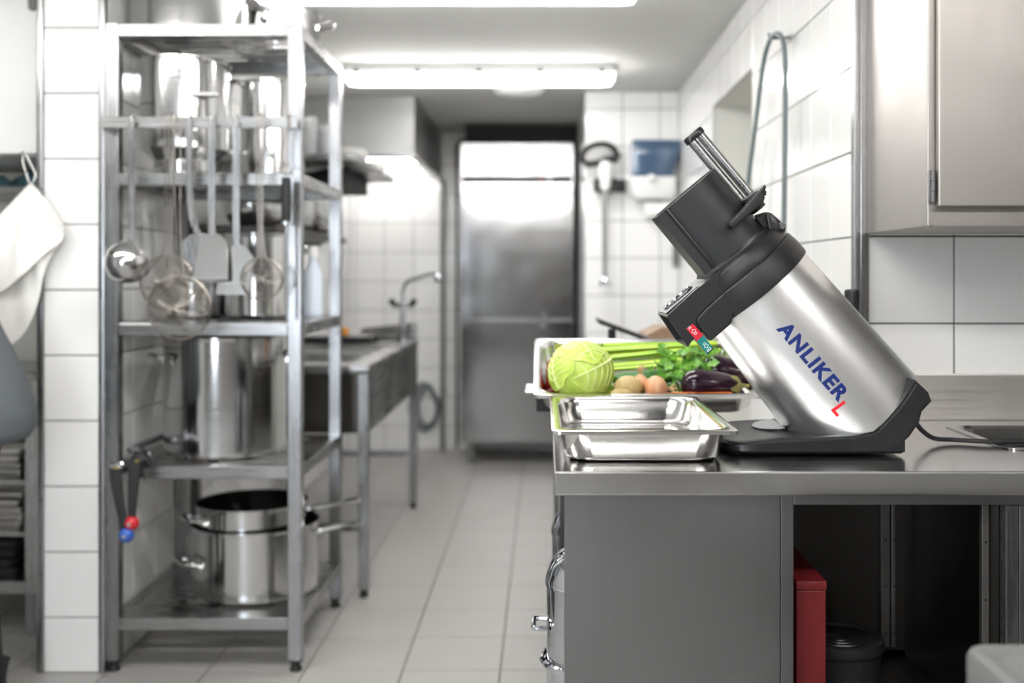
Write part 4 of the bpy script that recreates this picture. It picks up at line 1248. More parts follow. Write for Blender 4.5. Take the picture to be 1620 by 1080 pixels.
sieve('wire_sieve', 'round wire sieve with long wire handle hanging beside the ladle', 268, 265, 447, 43, 3.192, 0.045, 11, [(-7, -36), (-1, 0), (6, 36)])
sieve('wire_sieve', 'larger wire sieve with shiny bowl hanging lowest on the rail', 281, 284, 487, 50, 3.138, 0.055, 13, [(-5, -30), (5, 30)])
sieve('wire_skimmer', 'small round wire skimmer hanging beside the knife steel', 411, 414, 441, 33, 3.188, 0.016, 6, [(-5, -26), (0, 0), (5, 26)])
# spatulas
def spatula(label, hpx, blade, Y, tilt=0.012, mat='steel', hb=370):
    xb = sum(p[0] for p in blade) / len(blade); yt = min(p[1] for p in blade); yb = max(p[1] for p in blade)
    t = thing('spatula', label, 'spatula', P(xb, yb, Y), group=UG)
    bm = NB(); hook(bm, hpx, Y)
    strip(bm, [P(hpx, 190, Y), P(hpx + 1, 300, Y), P(hpx + (xb - hpx) * 0.3, 345, Y - 0.004), P(hpx + (xb - hpx) * 0.8, yt + 4, Y - 0.012)], 0.020)
    obj('handle', bm, M['steel'], t)
    bm = NB()
    pts = [P(a, b_, Y - 0.010 - tilt * (b_ - yt) / (yb - yt)) for a, b_ in blade]
    va = [bm.verts.new(p) for p in pts]; vb = [bm.verts.new(p + Vector((0, 0.0016, 0))) for p in pts]
    bm.faces.new(va); bm.faces.new(vb[::-1])
    for i in range(len(va)):
        j = (i + 1) % len(va); bm.faces.new((va[i], vb[i], vb[j], va[j]))
    obj('blade', bm, M[mat], t)
spatula('broad steel spatula hanging behind the white bladed spatula', 299, [(300, 372), (318, 368), (337, 372), (343, 380), (346, 438), (288, 440), (289, 382)], 3.226)
spatula('broad steel spatula with bright rectangular blade hanging beside the sieves', 334, [(326, 372), (338, 368), (350, 372), (359, 382), (360, 442), (305, 442), (314, 384)], 3.205, 0.022, mat='pan')
spatula('wide steel turner hanging beside the wire skimmer', 373, [(366, 390), (375, 386), (388, 390), (402, 408), (398, 440), (392, 466), (340, 466), (352, 420), (356, 404)], 3.226, 0.020, mat='pan')
# sharpening steel
t = thing('knife_steel', 'sharpening steel with ribbed black handle hanging at the rack post', 'knife steel', P(452, 508, 3.20), group=UG)
bm = NB(); hook(bm, 456, 3.226); 
tube(bm, smooth_path([P(456, 196, 3.222), P(447, 240, 3.21), P(450, 262, 3.205)], 5), 0.0018, 6)
tube(bm, [P(453, 268, 3.203) + Vector((0.016 * math.cos(2 * PI * i / 18), 0, 0.016 * math.sin(2 * PI * i / 18))) for i in range(18)], 0.0022, 6, True)
obj('hanging_ring', bm, M['wire'], t)
bm = NB(); pr = []
g = P(453, 350, 3.203); L = 0.130
for k in range(27):
    pr.append((0.0125 + 0.0025 * math.sin(PI * k / 26) + (0.0012 if k % 2 else 0), L * k / 26))
lathe(bm, [(0, 0)] + pr + [(0, L)], g, 18); obj('grip', bm, M['rubber'], t)
bm = NB(); cyl(bm, g - Vector((0, 0, 0.012)), g, 0.015, 16); obj('guard', bm, M['chrome'], t)
bm = NB(); cyl(bm, g - Vector((0, 0, 0.298)), g - Vector((0, 0, 0.012)), 0.0048, 12, 0.006); obj('rod', bm, M['steel'], t)

# ---------------------------------------------------------------- mixer valve with red and blue levers
t = thing('mixer_valve', 'water valve with two black levers tipped red and blue at the rack', 'valve', P(205, 740, 3.24))
va, vb = P(186, 742, 3.225), P(219, 731, 3.225)
bm = NB()
tube(bm, smooth_path([vb + Vector((0.02, 0.02, 0.012)), Vector((-1.20, 3.252, 0.668)), Vector((-1.215, 3.2600, 0.676)), Vector((-1.24, 3.2650, 0.680)), Vector((-1.278, 3.33, 0.676)), Vector((-1.281, 3.50, 0.672)), Vector((-1.281, 3.80, 0.672))], 5), 0.0115, 12)
obj('pipe', bm, M['chrome'], t)
bm = NB()
cyl(bm, va + Vector((-0.012, 0.016, 0.0)), vb + Vector((0.03, 0.016, 0)), 0.017, 16)
cyl(bm, vb + Vector((0, 0.012, -0.02)), vb + Vector((0, 0.012, 0.034)), 0.019, 16, bev=0.003)
obj('valve_body', bm, M['rubber'], t)
for c, tip, mt, nm in ((va, P(200, 846, 3.19), 'bluep', 'blue ball'), (vb, P(208, 827, 3.20), 'redp', 'red ball')):
    bm = NB(); cyl(bm, c + Vector((0, 0.012, 0)), c + Vector((0, -0.022, 0)), 0.022, 20, bev=0.004)
    lathe(bm, [(0.0225, 0), (0.025, 0.002), (0.0225, 0.006), (0, 0.007)], c + Vector((0, -0.004, 0)), 20, (0, 1, 0))
    hub = obj('hub', bm, M['chrome'] if mt == 'bluep' else M['black2'], t)
    bm = NB(); cyl(bm, c + Vector((0.004, -0.0221, 0.004)), c + Vector((0.004, -0.026, 0.004)), 0.008, 14); obj('cap_screw', bm, M['brass'], hub)
    bm = NB(); d = tip - c
    path = [c + Vector((0, -0.024, 0.006)), c + d * 0.3 + Vector((0, -0.022, 0)), c + d * 0.7 + Vector((0, -0.012, 0)), c + d * 0.97]
    loft(bm, [[p + Vector((a * w, b_ * 0.007, 0)) for a, b_ in ((-1, 0), (-0.8, -0.8), (0, -1), (0.8, -0.8), (1, 0), (0.8, 0.8), (0, 1), (-0.8, 0.8))] for p, w in zip(path, (0.0185, 0.0175, 0.0135, 0.0115))])
    lev = obj('lever', bm, M['rubber'], t)
    bm = NB(); lathe(bm, ellip(0.0215, 0.0225, 14), tip, 24, (0, 1, 0)); obj('ball', bm, M[mt], lev, label=nm + ' at the lever tip')
    bm = NB(); cyl(bm, tip + Vector((0, -0.019, 0)), tip + Vector((0, -0.0225, 0)), 0.006, 10); obj('screw', bm, M['chrome'], lev)
# ================================================================ sink table
SZ = 0.873
st = thing('sink_table', 'long stainless steel sink table behind the rack', 'sink', (-1.0, 4.8, 0))
X0, X1, SY0, SY1 = -1.338, -0.656, 4.035, 5.62
bm = NB()
xs = [X0, -1.27, -0.745, X1]; ys = [SY0, 4.20, 4.70, 4.78, 5.28, SY1]
grid_slab(bm, xs, ys, lambda i, j: not (i == 1 and j in (1, 3)), SZ - 0.032, SZ, 0.003)
obj('top', bm, M['steel_h'], st)
for (a, b_) in ((4.20, 4.70), (4.78, 5.28)):
    bm = NB()
    def sb(i, r, z): return rrect(-1.27 + i, -0.745 - i, a + i, b_ - i, r, z, 4)
    loft(bm, [sb(-0.006, 0.02, SZ + 0.001), sb(0.002, 0.02, SZ + 0.002), sb(0.008, 0.03, SZ - 0.02), sb(0.015, 0.04, SZ - 0.23), sb(0.06, 0.04, SZ - 0.245), sb(0.06, 0.04, SZ - 0.25), sb(0.010, 0.04, SZ - 0.236), sb(0.003, 0.03, SZ - 0.03)], False, False)
    obj('basin', bm, M['steel_h'], st)
obj('apron_panel', bx(X0 + 0.01, X1 - 0.05, 4.075, 4.085, SZ - 0.26, SZ - 0.0325), M['steel_dark'], st)
bm = NB()
a0, a1 = SY0 + 0.04, SY1 - 0.045
loft(bm, [[Vector((x, a0, SZ - 0.0325)), Vector((x, a1, SZ - 0.0325)), Vector((x, a1, SZ - 0.255)), Vector((x, a0, SZ - 0.255))] for x in (X1 - 0.016, X1 - 0.006)])
obj('side_apron', bm, M['steel_h'], st)
for x in (X0 + 0.025, X1 - 0.022):
    for y in (SY0 + 0.02, SY1 - 0.025):
        bm = NB(); box(bm, x - 0.019, x + 0.019, y - 0.019, y + 0.019, 0.03, SZ - 0.0325, bev=0.002)
        lg = obj('leg', bm, M['steel'], st)
        bm = NB(); lathe(bm, [(0, 0), (0.016, 0), (0.018, 0.004), (0.013, 0.016), (0.018, 0.0295), (0, 0.0295)], (x, y, 0), 16); obj('foot', bm, M['rubber'], lg)
obj('rail', bx(X0 + 0.045, X1 - 0.042, SY1 - 0.04, SY1 - 0.01, 0.27, 0.30), M['steel'], st)
obj('rail', bx(X0 + 0.045, X1 - 0.042, SY0 + 0.005, SY0 + 0.035, 0.25, 0.28), M['steel'], st)
obj('splashback', bx(X0 + 0.001, X0 + 0.014, SY0, SY1, SZ, SZ + 0.09, bev=0.002), M['steel_h'], st)
bm = NB(); prism(bm, [(-0.95, SZ), (-0.66, SZ), (-0.66, SZ + 0.09), (-0.70, SZ + 0.09), (-0.95, SZ + 0.06)], SY1 - 0.03, SY1 - 0.018)
obj('end_upstand', bm, M['steel_h'], st)
# tap
tx, ty = -0.715, 5.46
t = thing('sink_tap', 'chrome two handled mixer tap with swivel spout on the sink table', 'tap', (tx, ty, SZ))
bm = NB(); cyl(bm, (tx, ty, SZ), (tx, ty, SZ + 0.20), 0.016, 16); cyl(bm, (tx, ty, SZ + 0.0), (tx, ty, SZ + 0.02), 0.028, 16)
cyl(bm, (tx - 0.045, ty, SZ + 0.185), (tx + 0.045, ty, SZ + 0.185), 0.014, 12)
obj('column', bm, M['chrome'], t)
for s in (-1, 1):
    bm = NB(); cyl(bm, (tx + s * 0.04, ty, SZ + 0.185), (tx + s * 0.065, ty, SZ + 0.215), 0.017, 12, bev=0.003); obj('tap_handle', bm, M['black2'], t)
bm = NB(); tube(bm, smooth_path([(tx, ty, SZ + 0.20), (tx, ty, SZ + 0.255), (tx + 0.02, ty, SZ + 0.30), (tx + 0.08, ty + 0.01, SZ + 0.325), (tx + 0.155, ty + 0.02, SZ + 0.345), (tx + 0.175, ty + 0.02, SZ + 0.33)], 6), 0.010, 10)
obj('spout', bm, M['chrome'], t)
bm = NB(); lathe(bm, ellip(0.026, 0.022, 10), (tx + 0.175, ty + 0.02, SZ + 0.325), 16); obj('spout_nozzle', bm, M['chrome'], t)
# dark trays and sponge by the tap
t = thing('oven_tray', 'flat dark oven tray lying across the sink table end', 'tray', (-1.0, 5.43, SZ))
bm = NB(); box(bm, -1.22, -0.86, 5.31, 5.56, SZ + 0.0005, SZ + 0.03, bev=0.005); obj('tray', bm, M['rubber'], t)
bm = NB(); box(bm, -1.23, -0.85, 5.30, 5.57, SZ + 0.0305, SZ + 0.037, bev=0.002); obj('rim', bm, M['steel_h'], t)
solo('sponge', bx(-1.06, -0.98, 5.36, 5.42, SZ + 0.0375, SZ + 0.075, bev=0.008), M['orange'], 'orange sponge lying on the dark oven tray', 'sponge')
# coiled hose on the back wall
bm = NB(); pts = []
for k in range(3):
    w = 0.10 - 0.018 * k; hgt = 0.165 - 0.02 * k
    for i in range(14):
        a = PI / 2 + 2 * PI * i / 14
        pts.append(Vector((-0.82 + w * math.cos(a) * (1.0 if math.sin(a) < 0.3 else 0.75) + 0.012 * k, 7.395 - 0.014 * k, 0.31 + hgt * math.sin(a))))
tube(bm, smooth_path(pts, 3), 0.009, 8)
t = thing('hose', 'dark hose coiled on a hook low on the back wall', 'hose', (-0.82, 7.40, 0.14))
obj('hose', bm, M['cable'], t)
bm = NB(); cyl(bm, (-0.82, 7.43, 0.462), (-0.82, 7.345, 0.462), 0.006, 8); obj('hook', bm, M['steel'], t)

# ================================================================ wall shelves over the sink
def wall_shelf(label, x1, y0, y1, z, th, mat):
    t = thing('wall_shelf', label, 'shelf', ((XL + x1) / 2, (y0 + y1) / 2, z - th))
    obj('board', bx(XL + 0.001, x1, y0, y1, z - th, z, bev=0.003), mat, t)
    for y in (y0 + 0.12, y1 - 0.12):
        bm = NB(); prism(bm, [(XL + 0.001, z - th - 0.0005), (x1 - 0.08, z - th - 0.0005), (XL + 0.001, z - th - 0.14)], y - 0.006, y + 0.006)
        obj('bracket', bm, M['steel_h'], t)
    return t
wall_shelf('lower steel wall shelf over the sink holding bowls', -1.0, 4.02, 5.45, 1.40, 0.028, M['steel_dark'])
wall_shelf('upper steel wall shelf over the sink holding plates and glasses', -0.75, 4.30, 5.38, 1.70, 0.030, M['steel_h'])
solo('black_box', bx(-1.19, -0.85, 4.60, 5.20, 1.595, 1.6695, bev=0.006), M['rubber'], 'flat black box fixed under the upper wall shelf', 'box')
# bowls
def bowl(x, y, z, r, h, label, cat='bowl', group='steel bowls on the wall shelf'):
    t = thing('steel_bowl', label, cat, (x, y, z), group=group)
    bm = NB(); prof = [(0, 0), (r * 0.45, 0)]
    for k in range(1, 8): prof.append((r * (0.45 + 0.55 * math.sin(PI / 2 * k / 7)), h * (1 - math.cos(PI / 2 * k / 7))))
    prof += [(r + 0.008, h), (r + 0.008, h + 0.003), (r - 0.002, h + 0.003)]
    for k in range(6, -1, -1): prof.append((r * (0.45 + 0.55 * math.sin(PI / 2 * k / 7)) - 0.002, h * (1 - math.cos(PI / 2 * k / 7)) + 0.003))
    prof += [(0, 0.003)]
    lathe(bm, [(a, z + b_) for a, b_ in prof], (x, y, 0), 40)
    obj('bowl', bm, M['pot'], t)
    return t
bowl(-1.135, 4.22, 1.4005, 0.12, 0.085, 'wide steel bowl on the lower wall shelf behind the rack')
b_ = bowl(-1.12, 4.78, 1.4005, 0.115, 0.13, 'deep steel bowl with wire rings on the lower wall shelf')
for k in range(2):
    bm = NB(); tube(bm, [Vector((-1.12 + 0.075 * math.cos(a), 4.66 - 0.012 * k, 1.47 + 0.055 * math.sin(a) + 0.01 * k)) for a in [2 * PI * i / 28 for i in range(28)]], 0.004, 6, True)
    obj('wire_ring', bm, M['wire'], b_)
bowl(-1.12, 5.20, 1.4005, 0.115, 0.16, 'tall steel bowl at the far end of the lower wall shelf')
# plates: each one its own thing
def plate_proto(r):
    bm = NB(); lathe(bm, [(0, 0), (r * 0.55, 0), (r * 0.6, 0.004), (r * 0.98, 0.016), (r, 0.018), (r * 0.97, 0.0195), (r * 0.6, 0.009), (0, 0.007)], (0, 0, 0), 36)
    finish(bm); me = bpy.data.meshes.new('plate'); bm.to_mesh(me); bm.free(); me.materials.append(M['ceramic']); return me
pm = plate_proto(0.105)
for sx, sy, n, lab in ((-0.90, 4.86, 7, 'white plate in the taller stack on the upper wall shelf'), (-0.875, 5.22, 5, 'white plate in the lower stack on the upper wall shelf')):
    for k in range(n):
        o = bpy.data.objects.new('plate', pm); COL.objects.link(o)
        o.location = (sx + random.uniform(-.002, .002), sy + random.uniform(-.002, .002), 1.7005 + k * 0.0095)
        tag(o, lab, 'plate', lab.replace('white plate in', 'plates in'))
M['glass'] = plain('frosted_glass', (0.85, 0.87, 0.88), 0.15, trans=0.6)
def glass(x, y, h):
    bm = NB(); z = 1.7005; lathe(bm, [(0, z), (0.024, z), (0.026, z + 0.004), (0.031, z + h), (0.029, z + h), (0.024, z + 0.012), (0, z + 0.010)], (x, y, 0), 24)
    solo('drinking_glass', bm, M['glass'], 'clear drinking glass standing at the rack end of the upper wall shelf', 'glass', 'glasses on the upper wall shelf')
for k, (px, h) in enumerate(((490, 0.16), (501, 0.12), (513, 0.13), (521, 0.115))):
    glass(P(px, 200, 4.42 + 0.05 * (k % 2)).x, 4.42 + 0.05 * (k % 2) + 0.02 * k, h)

# ================================================================ extractor hood
hd = thing('extractor_hood', 'stainless steel extractor hood hanging from the ceiling at the back', 'hood', (-1.02, 6.65, 1.87))
HX0, HX1, HY0, HY1, HZ0 = -1.338, -0.71, 5.90, 7.425, 1.872
bm = NB()
box(bm, HX0, HX1, HY0, HY0 + 0.012, HZ0, CEIL - 0.004); box(bm, HX1 - 0.012, HX1, HY0 + 0.0125, HY1, HZ0, CEIL - 0.004)
box(bm, HX0, HX0 + 0.012, HY0 + 0.0125, HY1, HZ0, CEIL - 0.004); box(bm, HX0 + 0.0125, HX1 - 0.0125, HY1 - 0.012, HY1, HZ0, CEIL - 0.004)
box(bm, HX0 + 0.0125, HX1 - 0.0125, HY0 + 0.0125, HY1 - 0.0125, CEIL - 0.02, CEIL - 0.004)
obj('canopy', bm, M['hood'], hd)
bm = NB()
box(bm, HX0, HX1 + 0.018, HY0 - 0.018, HY0 + 0.03, HZ0 - 0.018, HZ0 - 0.0005, bev=0.004); box(bm, HX1 - 0.03, HX1 + 0.018, HY0 + 0.0305, HY1, HZ0 - 0.018, HZ0 - 0.0005, bev=0.004)
obj('drip_lip', bm, M['steel'], hd)
M['hoodlamp'] = emit('hood_lamp_lit', (1.0, 0.98, 0.95), 26.0)
bm = NB(); box(bm, HX0 + 0.1, HX1 - 0.1, HY0 + 0.03, HY0 + 0.09, HZ0 + 0.075, HZ0 + 0.11, bev=0.01); obj('hood_lamp', bm, M['hoodlamp'], hd)
bm = NB(); box(bm, HX0 + 0.1, HX1 - 0.1, HY1 - 0.30, HY1 - 0.24, HZ0 + 0.075, HZ0 + 0.11, bev=0.01); obj('hood_lamp', bm, M['hoodlamp'], hd)
for k in range(3):
    y = HY0 + 0.06 + k * 0.46
    f = obj('grease_filter', bx(HX0 + 0.03, HX1 - 0.04, y, y + 0.43, HZ0 + 0.16, HZ0 + 0.19), M['steel_dark'], hd)
    for q in range(7):
        x = HX0 + 0.06 + q * 0.075
        obj('baffle', bx(x, x + 0.03, y + 0.02, y + 0.41, HZ0 + 0.148, HZ0 + 0.1595), M['steel_dark'], f)

# ================================================================ refrigerator
FXa, FXb, FYf = -0.535, 0.196, 6.86
fr = thing('refrigerator', 'tall stainless steel upright refrigerator at the end of the aisle', 'refrigerator', (-0.17, 7.1, 0))
obj('cabinet', bx(FXa, FXb, FYf + 0.045, 7.40, 0.135, 2.06, bev=0.004), M['fridge'], fr)
obj('control_panel', bx(FXa + 0.006, FXb - 0.006, FYf + 0.0, FYf + 0.0445, 1.838, 2.055, bev=0.004), M['steel'], fr)
strip_ = obj('display_strip', bx(FXa + 0.012, FXb - 0.012, FYf + 0.012, FYf + 0.0446, 1.806, 1.8375), M['rubber'], fr)
obj('indicator', bx(-0.02, 0.0, FYf + 0.008, FYf + 0.0115, 1.815, 1.829), M['redp'], strip_)
obj('indicator', bx(0.025, 0.05, FYf + 0.008, FYf + 0.0115, 1.815, 1.829), M['ink_white'], strip_)
dm = steel('steel_fridge_door', (0.28, 0.28, 0.285), 0.12, (2, 2, 120), 0.04, 0.02, 0.06)
d = obj('door', bx(FXa + 0.004, FXb - 0.004, FYf, FYf + 0.044, 0.935, 1.805, bev=0.006), dm, fr)
d2 = obj('door', bx(FXa + 0.004, FXb - 0.004, FYf, FYf + 0.044, 0.140, 0.920, bev=0.006), dm, fr)
for dd, z in ((d, 0.957), (d2, 0.89)):
    bm = NB(); cyl(bm, (0.0, FYf, z), (0.0, FYf - 0.012, z), 0.014, 14); obj('lock', bm, M['chrome'], dd)
for x in (FXa + 0.07, FXb - 0.07):
    for y in (FYf + 0.08, 7.33):
        bm = NB(); cyl(bm, (x, y, 0), (x, y, 0.1345), 0.022, 16); cyl(bm, (x, y, 0), (x, y, 0.012), 0.03, 16); obj('foot', bm, M['steel'], fr)
# black rubber surround
bm = NB()
z1 = 2.075
tube(bm, [Vector(p) for p in [(FXa - 0.022, FYf + 0.04, 0.10), (FXa - 0.022, FYf + 0.04, z1 - 0.06), (FXa - 0.018, FYf + 0.04, z1 - 0.03), (FXa + 0.0, FYf + 0.04, z1 - 0.005), (FXa + 0.05, FYf + 0.04, z1 + 0.006), (FXb - 0.03, FYf + 0.04, z1 + 0.006), (FXb + 0.008, FYf + 0.04, z1 - 0.005), (FXb + 0.014, FYf + 0.04, z1 - 0.04), (FXb + 0.014, FYf + 0.04, 0.10)]], 0.0115, 10)
obj('rubber_surround', bm, M['rubber'], fr)
solo('dark_fascia', bx(FXa + 0.02, 0.2215, 7.05, 7.38, 2.09, CEIL - 0.003), M['darkin'], 'dark panel closing the gap above the refrigerator', 'panel')  # dark sheet stands for the shade over the refrigerator

# ================================================================ things on the short wall
WY = 5.76
t = thing('hand_blender', 'large hand blender with black handle hanging on the tiled wall', 'hand blender', P(957, 450, WY))
bm = NB()
tube(bm, smooth_path([P(925, 258, 5.66), P(921, 246, 5.66), P(932, 233, 5.66), P(952, 228, 5.66), P(970, 234, 5.66), P(978, 250, 5.66)], 5), [0.017] * 26, 10)
tube(bm, smooth_path([P(925, 260, 5.66), P(945, 258, 5.66), P(962, 252, 5.66), P(978, 252, 5.66)], 5), [0.020] * 16, 10)
obj('handle', bm, M['rubber'], t)
bm = NB(); lathe(bm, [(0, 0), (0.024, 0), (0.034, 0.03), (0.036, 0.12), (0.030, 0.15), (0, 0.155)], P(957, 301, 5.66), 24); obj('motor_body', bm, M['white'], t)
bm = NB(); cyl(bm, P(957, 440, 5.66), P(957, 301, 5.66), 0.0125, 14, 0.016); obj('shaft', bm, M['steel'], t)
bm = NB(); lathe(bm, [(0, 0.045), (0.014, 0.045), (0.020, 0.03), (0.034, 0.012), (0.034, 0), (0.028, 0.004), (0, 0.012)], P(957, 452, 5.66), 24); obj('blade_guard', bm, M['chrome'], t)
t = thing('blender_bracket', 'black wall bracket holding the hand blender', 'bracket', P(965, 300, WY))
bm = NB(); a = P(939, 304, WY); b_ = P(989, 285, WY)
box(bm, a.x, b_.x, 5.70, WY - 0.0005, a.z, b_.z, bev=0.008); 
box(bm, P(939, 0, WY).x, P(946, 0, WY).x, 5.63, 5.7005, a.z, b_.z, bev=0.004); box(bm, P(967, 0, WY).x, P(974, 0, WY).x, 5.63, 5.7005, a.z, b_.z, bev=0.004)
obj('bracket', bm, M['rubber'], t)
# paper towel dispenser
M['bluetrans'] = plain('smoked_blue_plastic', (0.045, 0.085, 0.15), 0.15, coat=0.5)
t = thing('towel_dispenser', 'paper towel dispenser with blue cover and white base on the wall', 'dispenser', P(1035, 320, WY))
def disp(px0, px1, py, y0):
    a, b2_ = P(px0, py, 5.66), P(px1, py, 5.66)
    n = 10
    pts = [Vector((a.x + (b2_.x - a.x) * k / n, y0 + 0.012 * (2 * k / n - 1) ** 2, a.z)) for k in range(n + 1)]
    return pts + [Vector((b2_.x, WY - 0.0005, a.z)), Vector((a.x, WY - 0.0005, a.z))]
bm = NB(); loft(bm, [disp(1000, 1064, 279, 5.64), disp(999, 1073, 245, 5.625), disp(999, 1078, 226, 5.62), disp(1002, 1074, 222, 5.63)])
obj('cover', bm, M['bluetrans'], t, ang=50)
bm = NB(); loft(bm, [disp(1006, 1060, 314, 5.66), disp(999, 1068, 306, 5.645), disp(998, 1068, 279.6, 5.635)])
obj('base', bm, M['white'], t, ang=50)
bm = NB(); a = P(1030, 284, 5.63); box(bm, a.x - 0.016, a.x + 0.016, 5.6, 5.634, a.z, a.z + 0.025, bev=0.004); obj('latch', bm, M['ink_white'], t)
t = thing('soap_dispenser', 'small white soap dispenser under the paper towel dispenser', 'dispenser', P(1037, 345, WY))
a, b_ = P(1018, 345, WY), P(1058, 322, WY)
obj('body', bx(a.x, b_.x, 5.68, WY - 0.0005, a.z, b_.z, bev=0.01), M['white'], t)
obj('spout', bx(a.x + 0.02, a.x + 0.05, 5.66, 5.6795, a.z + 0.01, a.z + 0.03, bev=0.004), M['white'], t)
t = thing('wall_socket', 'grey wall socket on the tiled wall beside the hopper', 'socket', P(1076, 420, WY))
a, b_ = P(1064, 421, WY), P(1084, 388, WY)
b_.x = min(b_.x, XR - 0.004)
obj('plate', bx(a.x, b_.x, WY - 0.03, WY - 0.0005, a.z, b_.z, bev=0.005), M['greyplastic'], t)
obj('socket_face', bx(a.x + 0.012, b_.x - 0.012, WY - 0.034, WY - 0.0305, a.z + 0.025, b_.z - 0.025, bev=0.002), M['rubber'], t)
# looped cable on the side wall
t = thing('wall_cable', 'grey cable looped over a hook on the side wall', 'cable', (0.70, 3.3, 1.2))
CXW = 0.685
def WP(px, py):                                  # a point just in front of the side wall
    Y = CXW * F / (px - CX); return Vector((CXW, Y, CAMH - (py - CY) / F * Y))
bm = NB()
tube(bm, smooth_path([WP(1178, 420), WP(1183, 300), WP(1195, 200), WP(1207, 105), WP(1217, 66), WP(1229, 53), WP(1238, 64), WP(1242, 100), WP(1242, 200), WP(1241, 300), WP(1239, 430)], 8), 0.0075, 10)
obj('cable', bm, M['cable'], t)
hk = WP(1230, 56)
bm = NB(); tube(bm, [Vector((XR - 0.001, hk.y, hk.z - 0.006)), Vector((CXW - 0.02, hk.y, hk.z - 0.010)), Vector((CXW - 0.026, hk.y, hk.z + 0.006))], 0.005, 8); obj('hook', bm, M['steel'], t)

# ================================================================ side room on the left
t = thing('pantry_cupboard', 'pale steel cupboard hanging high in the side room', 'cupboard', (-1.9, 3.78, 1.60))
obj('body', bx(-2.20, -1.60, 3.47, 4.10, 1.600, 2.19, bev=0.004), M['white'], t)
d = obj('door', bx(-1.897, -1.603, 3.452, 3.4695, 1.603, 2.185, bev=0.004), M['white'], t)
obj('door', bx(-2.197, -1.903, 3.452, 3.4695, 1.603, 2.185, bev=0.004), M['white'], t)
bm = NB(); pp = rrect(-0.012, 0.012, -0.05, 0.05, 0.0115, 0, 5)
loft(bm, [[Vector((-1.64 + q.x, 3.4515 - h, 2.11 + q.y)) for q in pp] for h in (0, 0.010)]); obj('handle', bm, M['greyplastic'], d)
t = thing('pantry_shelf', 'thin steel shelf under the pale cupboard in the side room', 'shelf', (-1.85, 4.05, 1.5))
obj('board', bx(-2.2, -1.60, 3.72, 4.54, 1.505, 1.522, bev=0.003), M['steel_h'], t)
for y in (3.8, 4.05): obj('hanger', bx(-2.15, -2.13, y, y + 0.02, 1.5225, 1.5995), M['steel_h'], t)
# teal cloth bundle
bm = NB(); bmesh.ops.create_grid(bm, x_segments=40, y_segments=28, size=0.5)
for v in bm.verts:
    x, y = v.co.x, v.co.y
    h = 0.062 * max(0, 1 - (2 * abs(x)) ** 4) * max(0, 1 - (2 * abs(y)) ** 4)
    f = 0.75 + 0.9 * noise.noise(Vector((x * 5, y * 4, 1.3))) + 0.25 * math.sin(x * 22 + y * 9)
    v.co = Vector((-1.79 + x * 0.34, 3.86 + y * 0.22, 1.5245 + min(0.066, max(0.0, h * f) * 0.85)))
bot = bmesh.ops.extrude_face_region(bm, geom=bm.faces[:])
for g in bot['geom']:
    if isinstance(g, bmesh.types.BMVert): g.co.z = 1.5225
solo('folded_cloth', bm, M['cloth_t'], 'crumpled teal cloth lying on the side room shelf', 'cloth')
# tray rack
t = thing('tray_rack', 'steel rack frame of shelves standing in the side room', 'rack', (-2.0, 3.85, 0))
for (x, y) in ((-1.7255, 3.642), (-2.35, 3.642), (-1.7255, 4.12), (-2.35, 4.12)):
    p = obj('upright', bx(x - 0.022, x + 0.022, y - 0.022, y + 0.022, 0.14, 0.86, bev=0.002), M['steel'], t)
    bm = NB(); cyl(bm, (x, y, 0.008), (x, y, 0.1395), 0.027, 20); cyl(bm, (x, y, 0), (x, y, 0.01), 0.023, 20); obj('foot', bm, M['greyplastic'], p)
for z in (0.18, 0.345, 0.52, 0.68):
    obj('shelf', bx(-2.326, -1.749, 3.622, 4.14, z - (0.04 if z == 0.18 else 0.012), z), M['steel_h'], t)
obj('top', bx(-2.40, -1.70, 3.60, 4.16, 0.8605, 0.885, bev=0.003), M['steel_h'], t)
bm = bx(-1.7025, -1.685, 3.63, 3.66, 0.50, 0.63, bev=0.004); obj('door_stop', bm, M['white'], t)
def flat_tray(mat, L, W, D):
    bm = NB()
    def rr(i, z): return rrect(-L / 2 + i, L / 2 - i, -W / 2 + i, W / 2 - i, 0.02, z, 3)
    loft(bm, [rr(0.02, 0), rr(0.012, 0.002), rr(0.006, D - 0.002), rr(0, D - 0.002), rr(0, D), rr(0.008, D), rr(0.014, 0.004), rr(0.022, 0.003)])
    finish(bm); me = bpy.data.meshes.new('tray'); bm.to_mesh(me); bm.free(); me.materials.append(mat); return me
tm = flat_tray(M['pan'], 0.52, 0.40, 0.024); tb = flat_tray(M['rubber'], 0.48, 0.40, 0.030)
for z0, n, zs, me, lab, grp in ((0.3455, 5, 0.0245, tm, 'bright steel tray stacked on the lower middle shelf of the side room rack', 'steel trays on the lower middle shelf'), (0.5205, 4, 0.0245, tm, 'bright steel tray stacked on the upper middle shelf of the side room rack', 'steel trays on the upper middle shelf'), (0.6805, 5, 0.0245, tm, 'bright steel tray stacked on the top shelf of the side room rack', 'steel trays on the top shelf'), (0.1805, 4, 0.031, tb, 'black tray stacked on the bottom shelf of the side room rack', 'black trays on the bottom shelf')):
    for k in range(n):
        o = bpy.data.objects.new('tray', me); COL.objects.link(o)
        o.location = (-2.035 + random.uniform(-.008, .008), 3.87 + random.uniform(-.006, .006), z0 + k * zs)
        tag(o, lab, 'tray', grp)
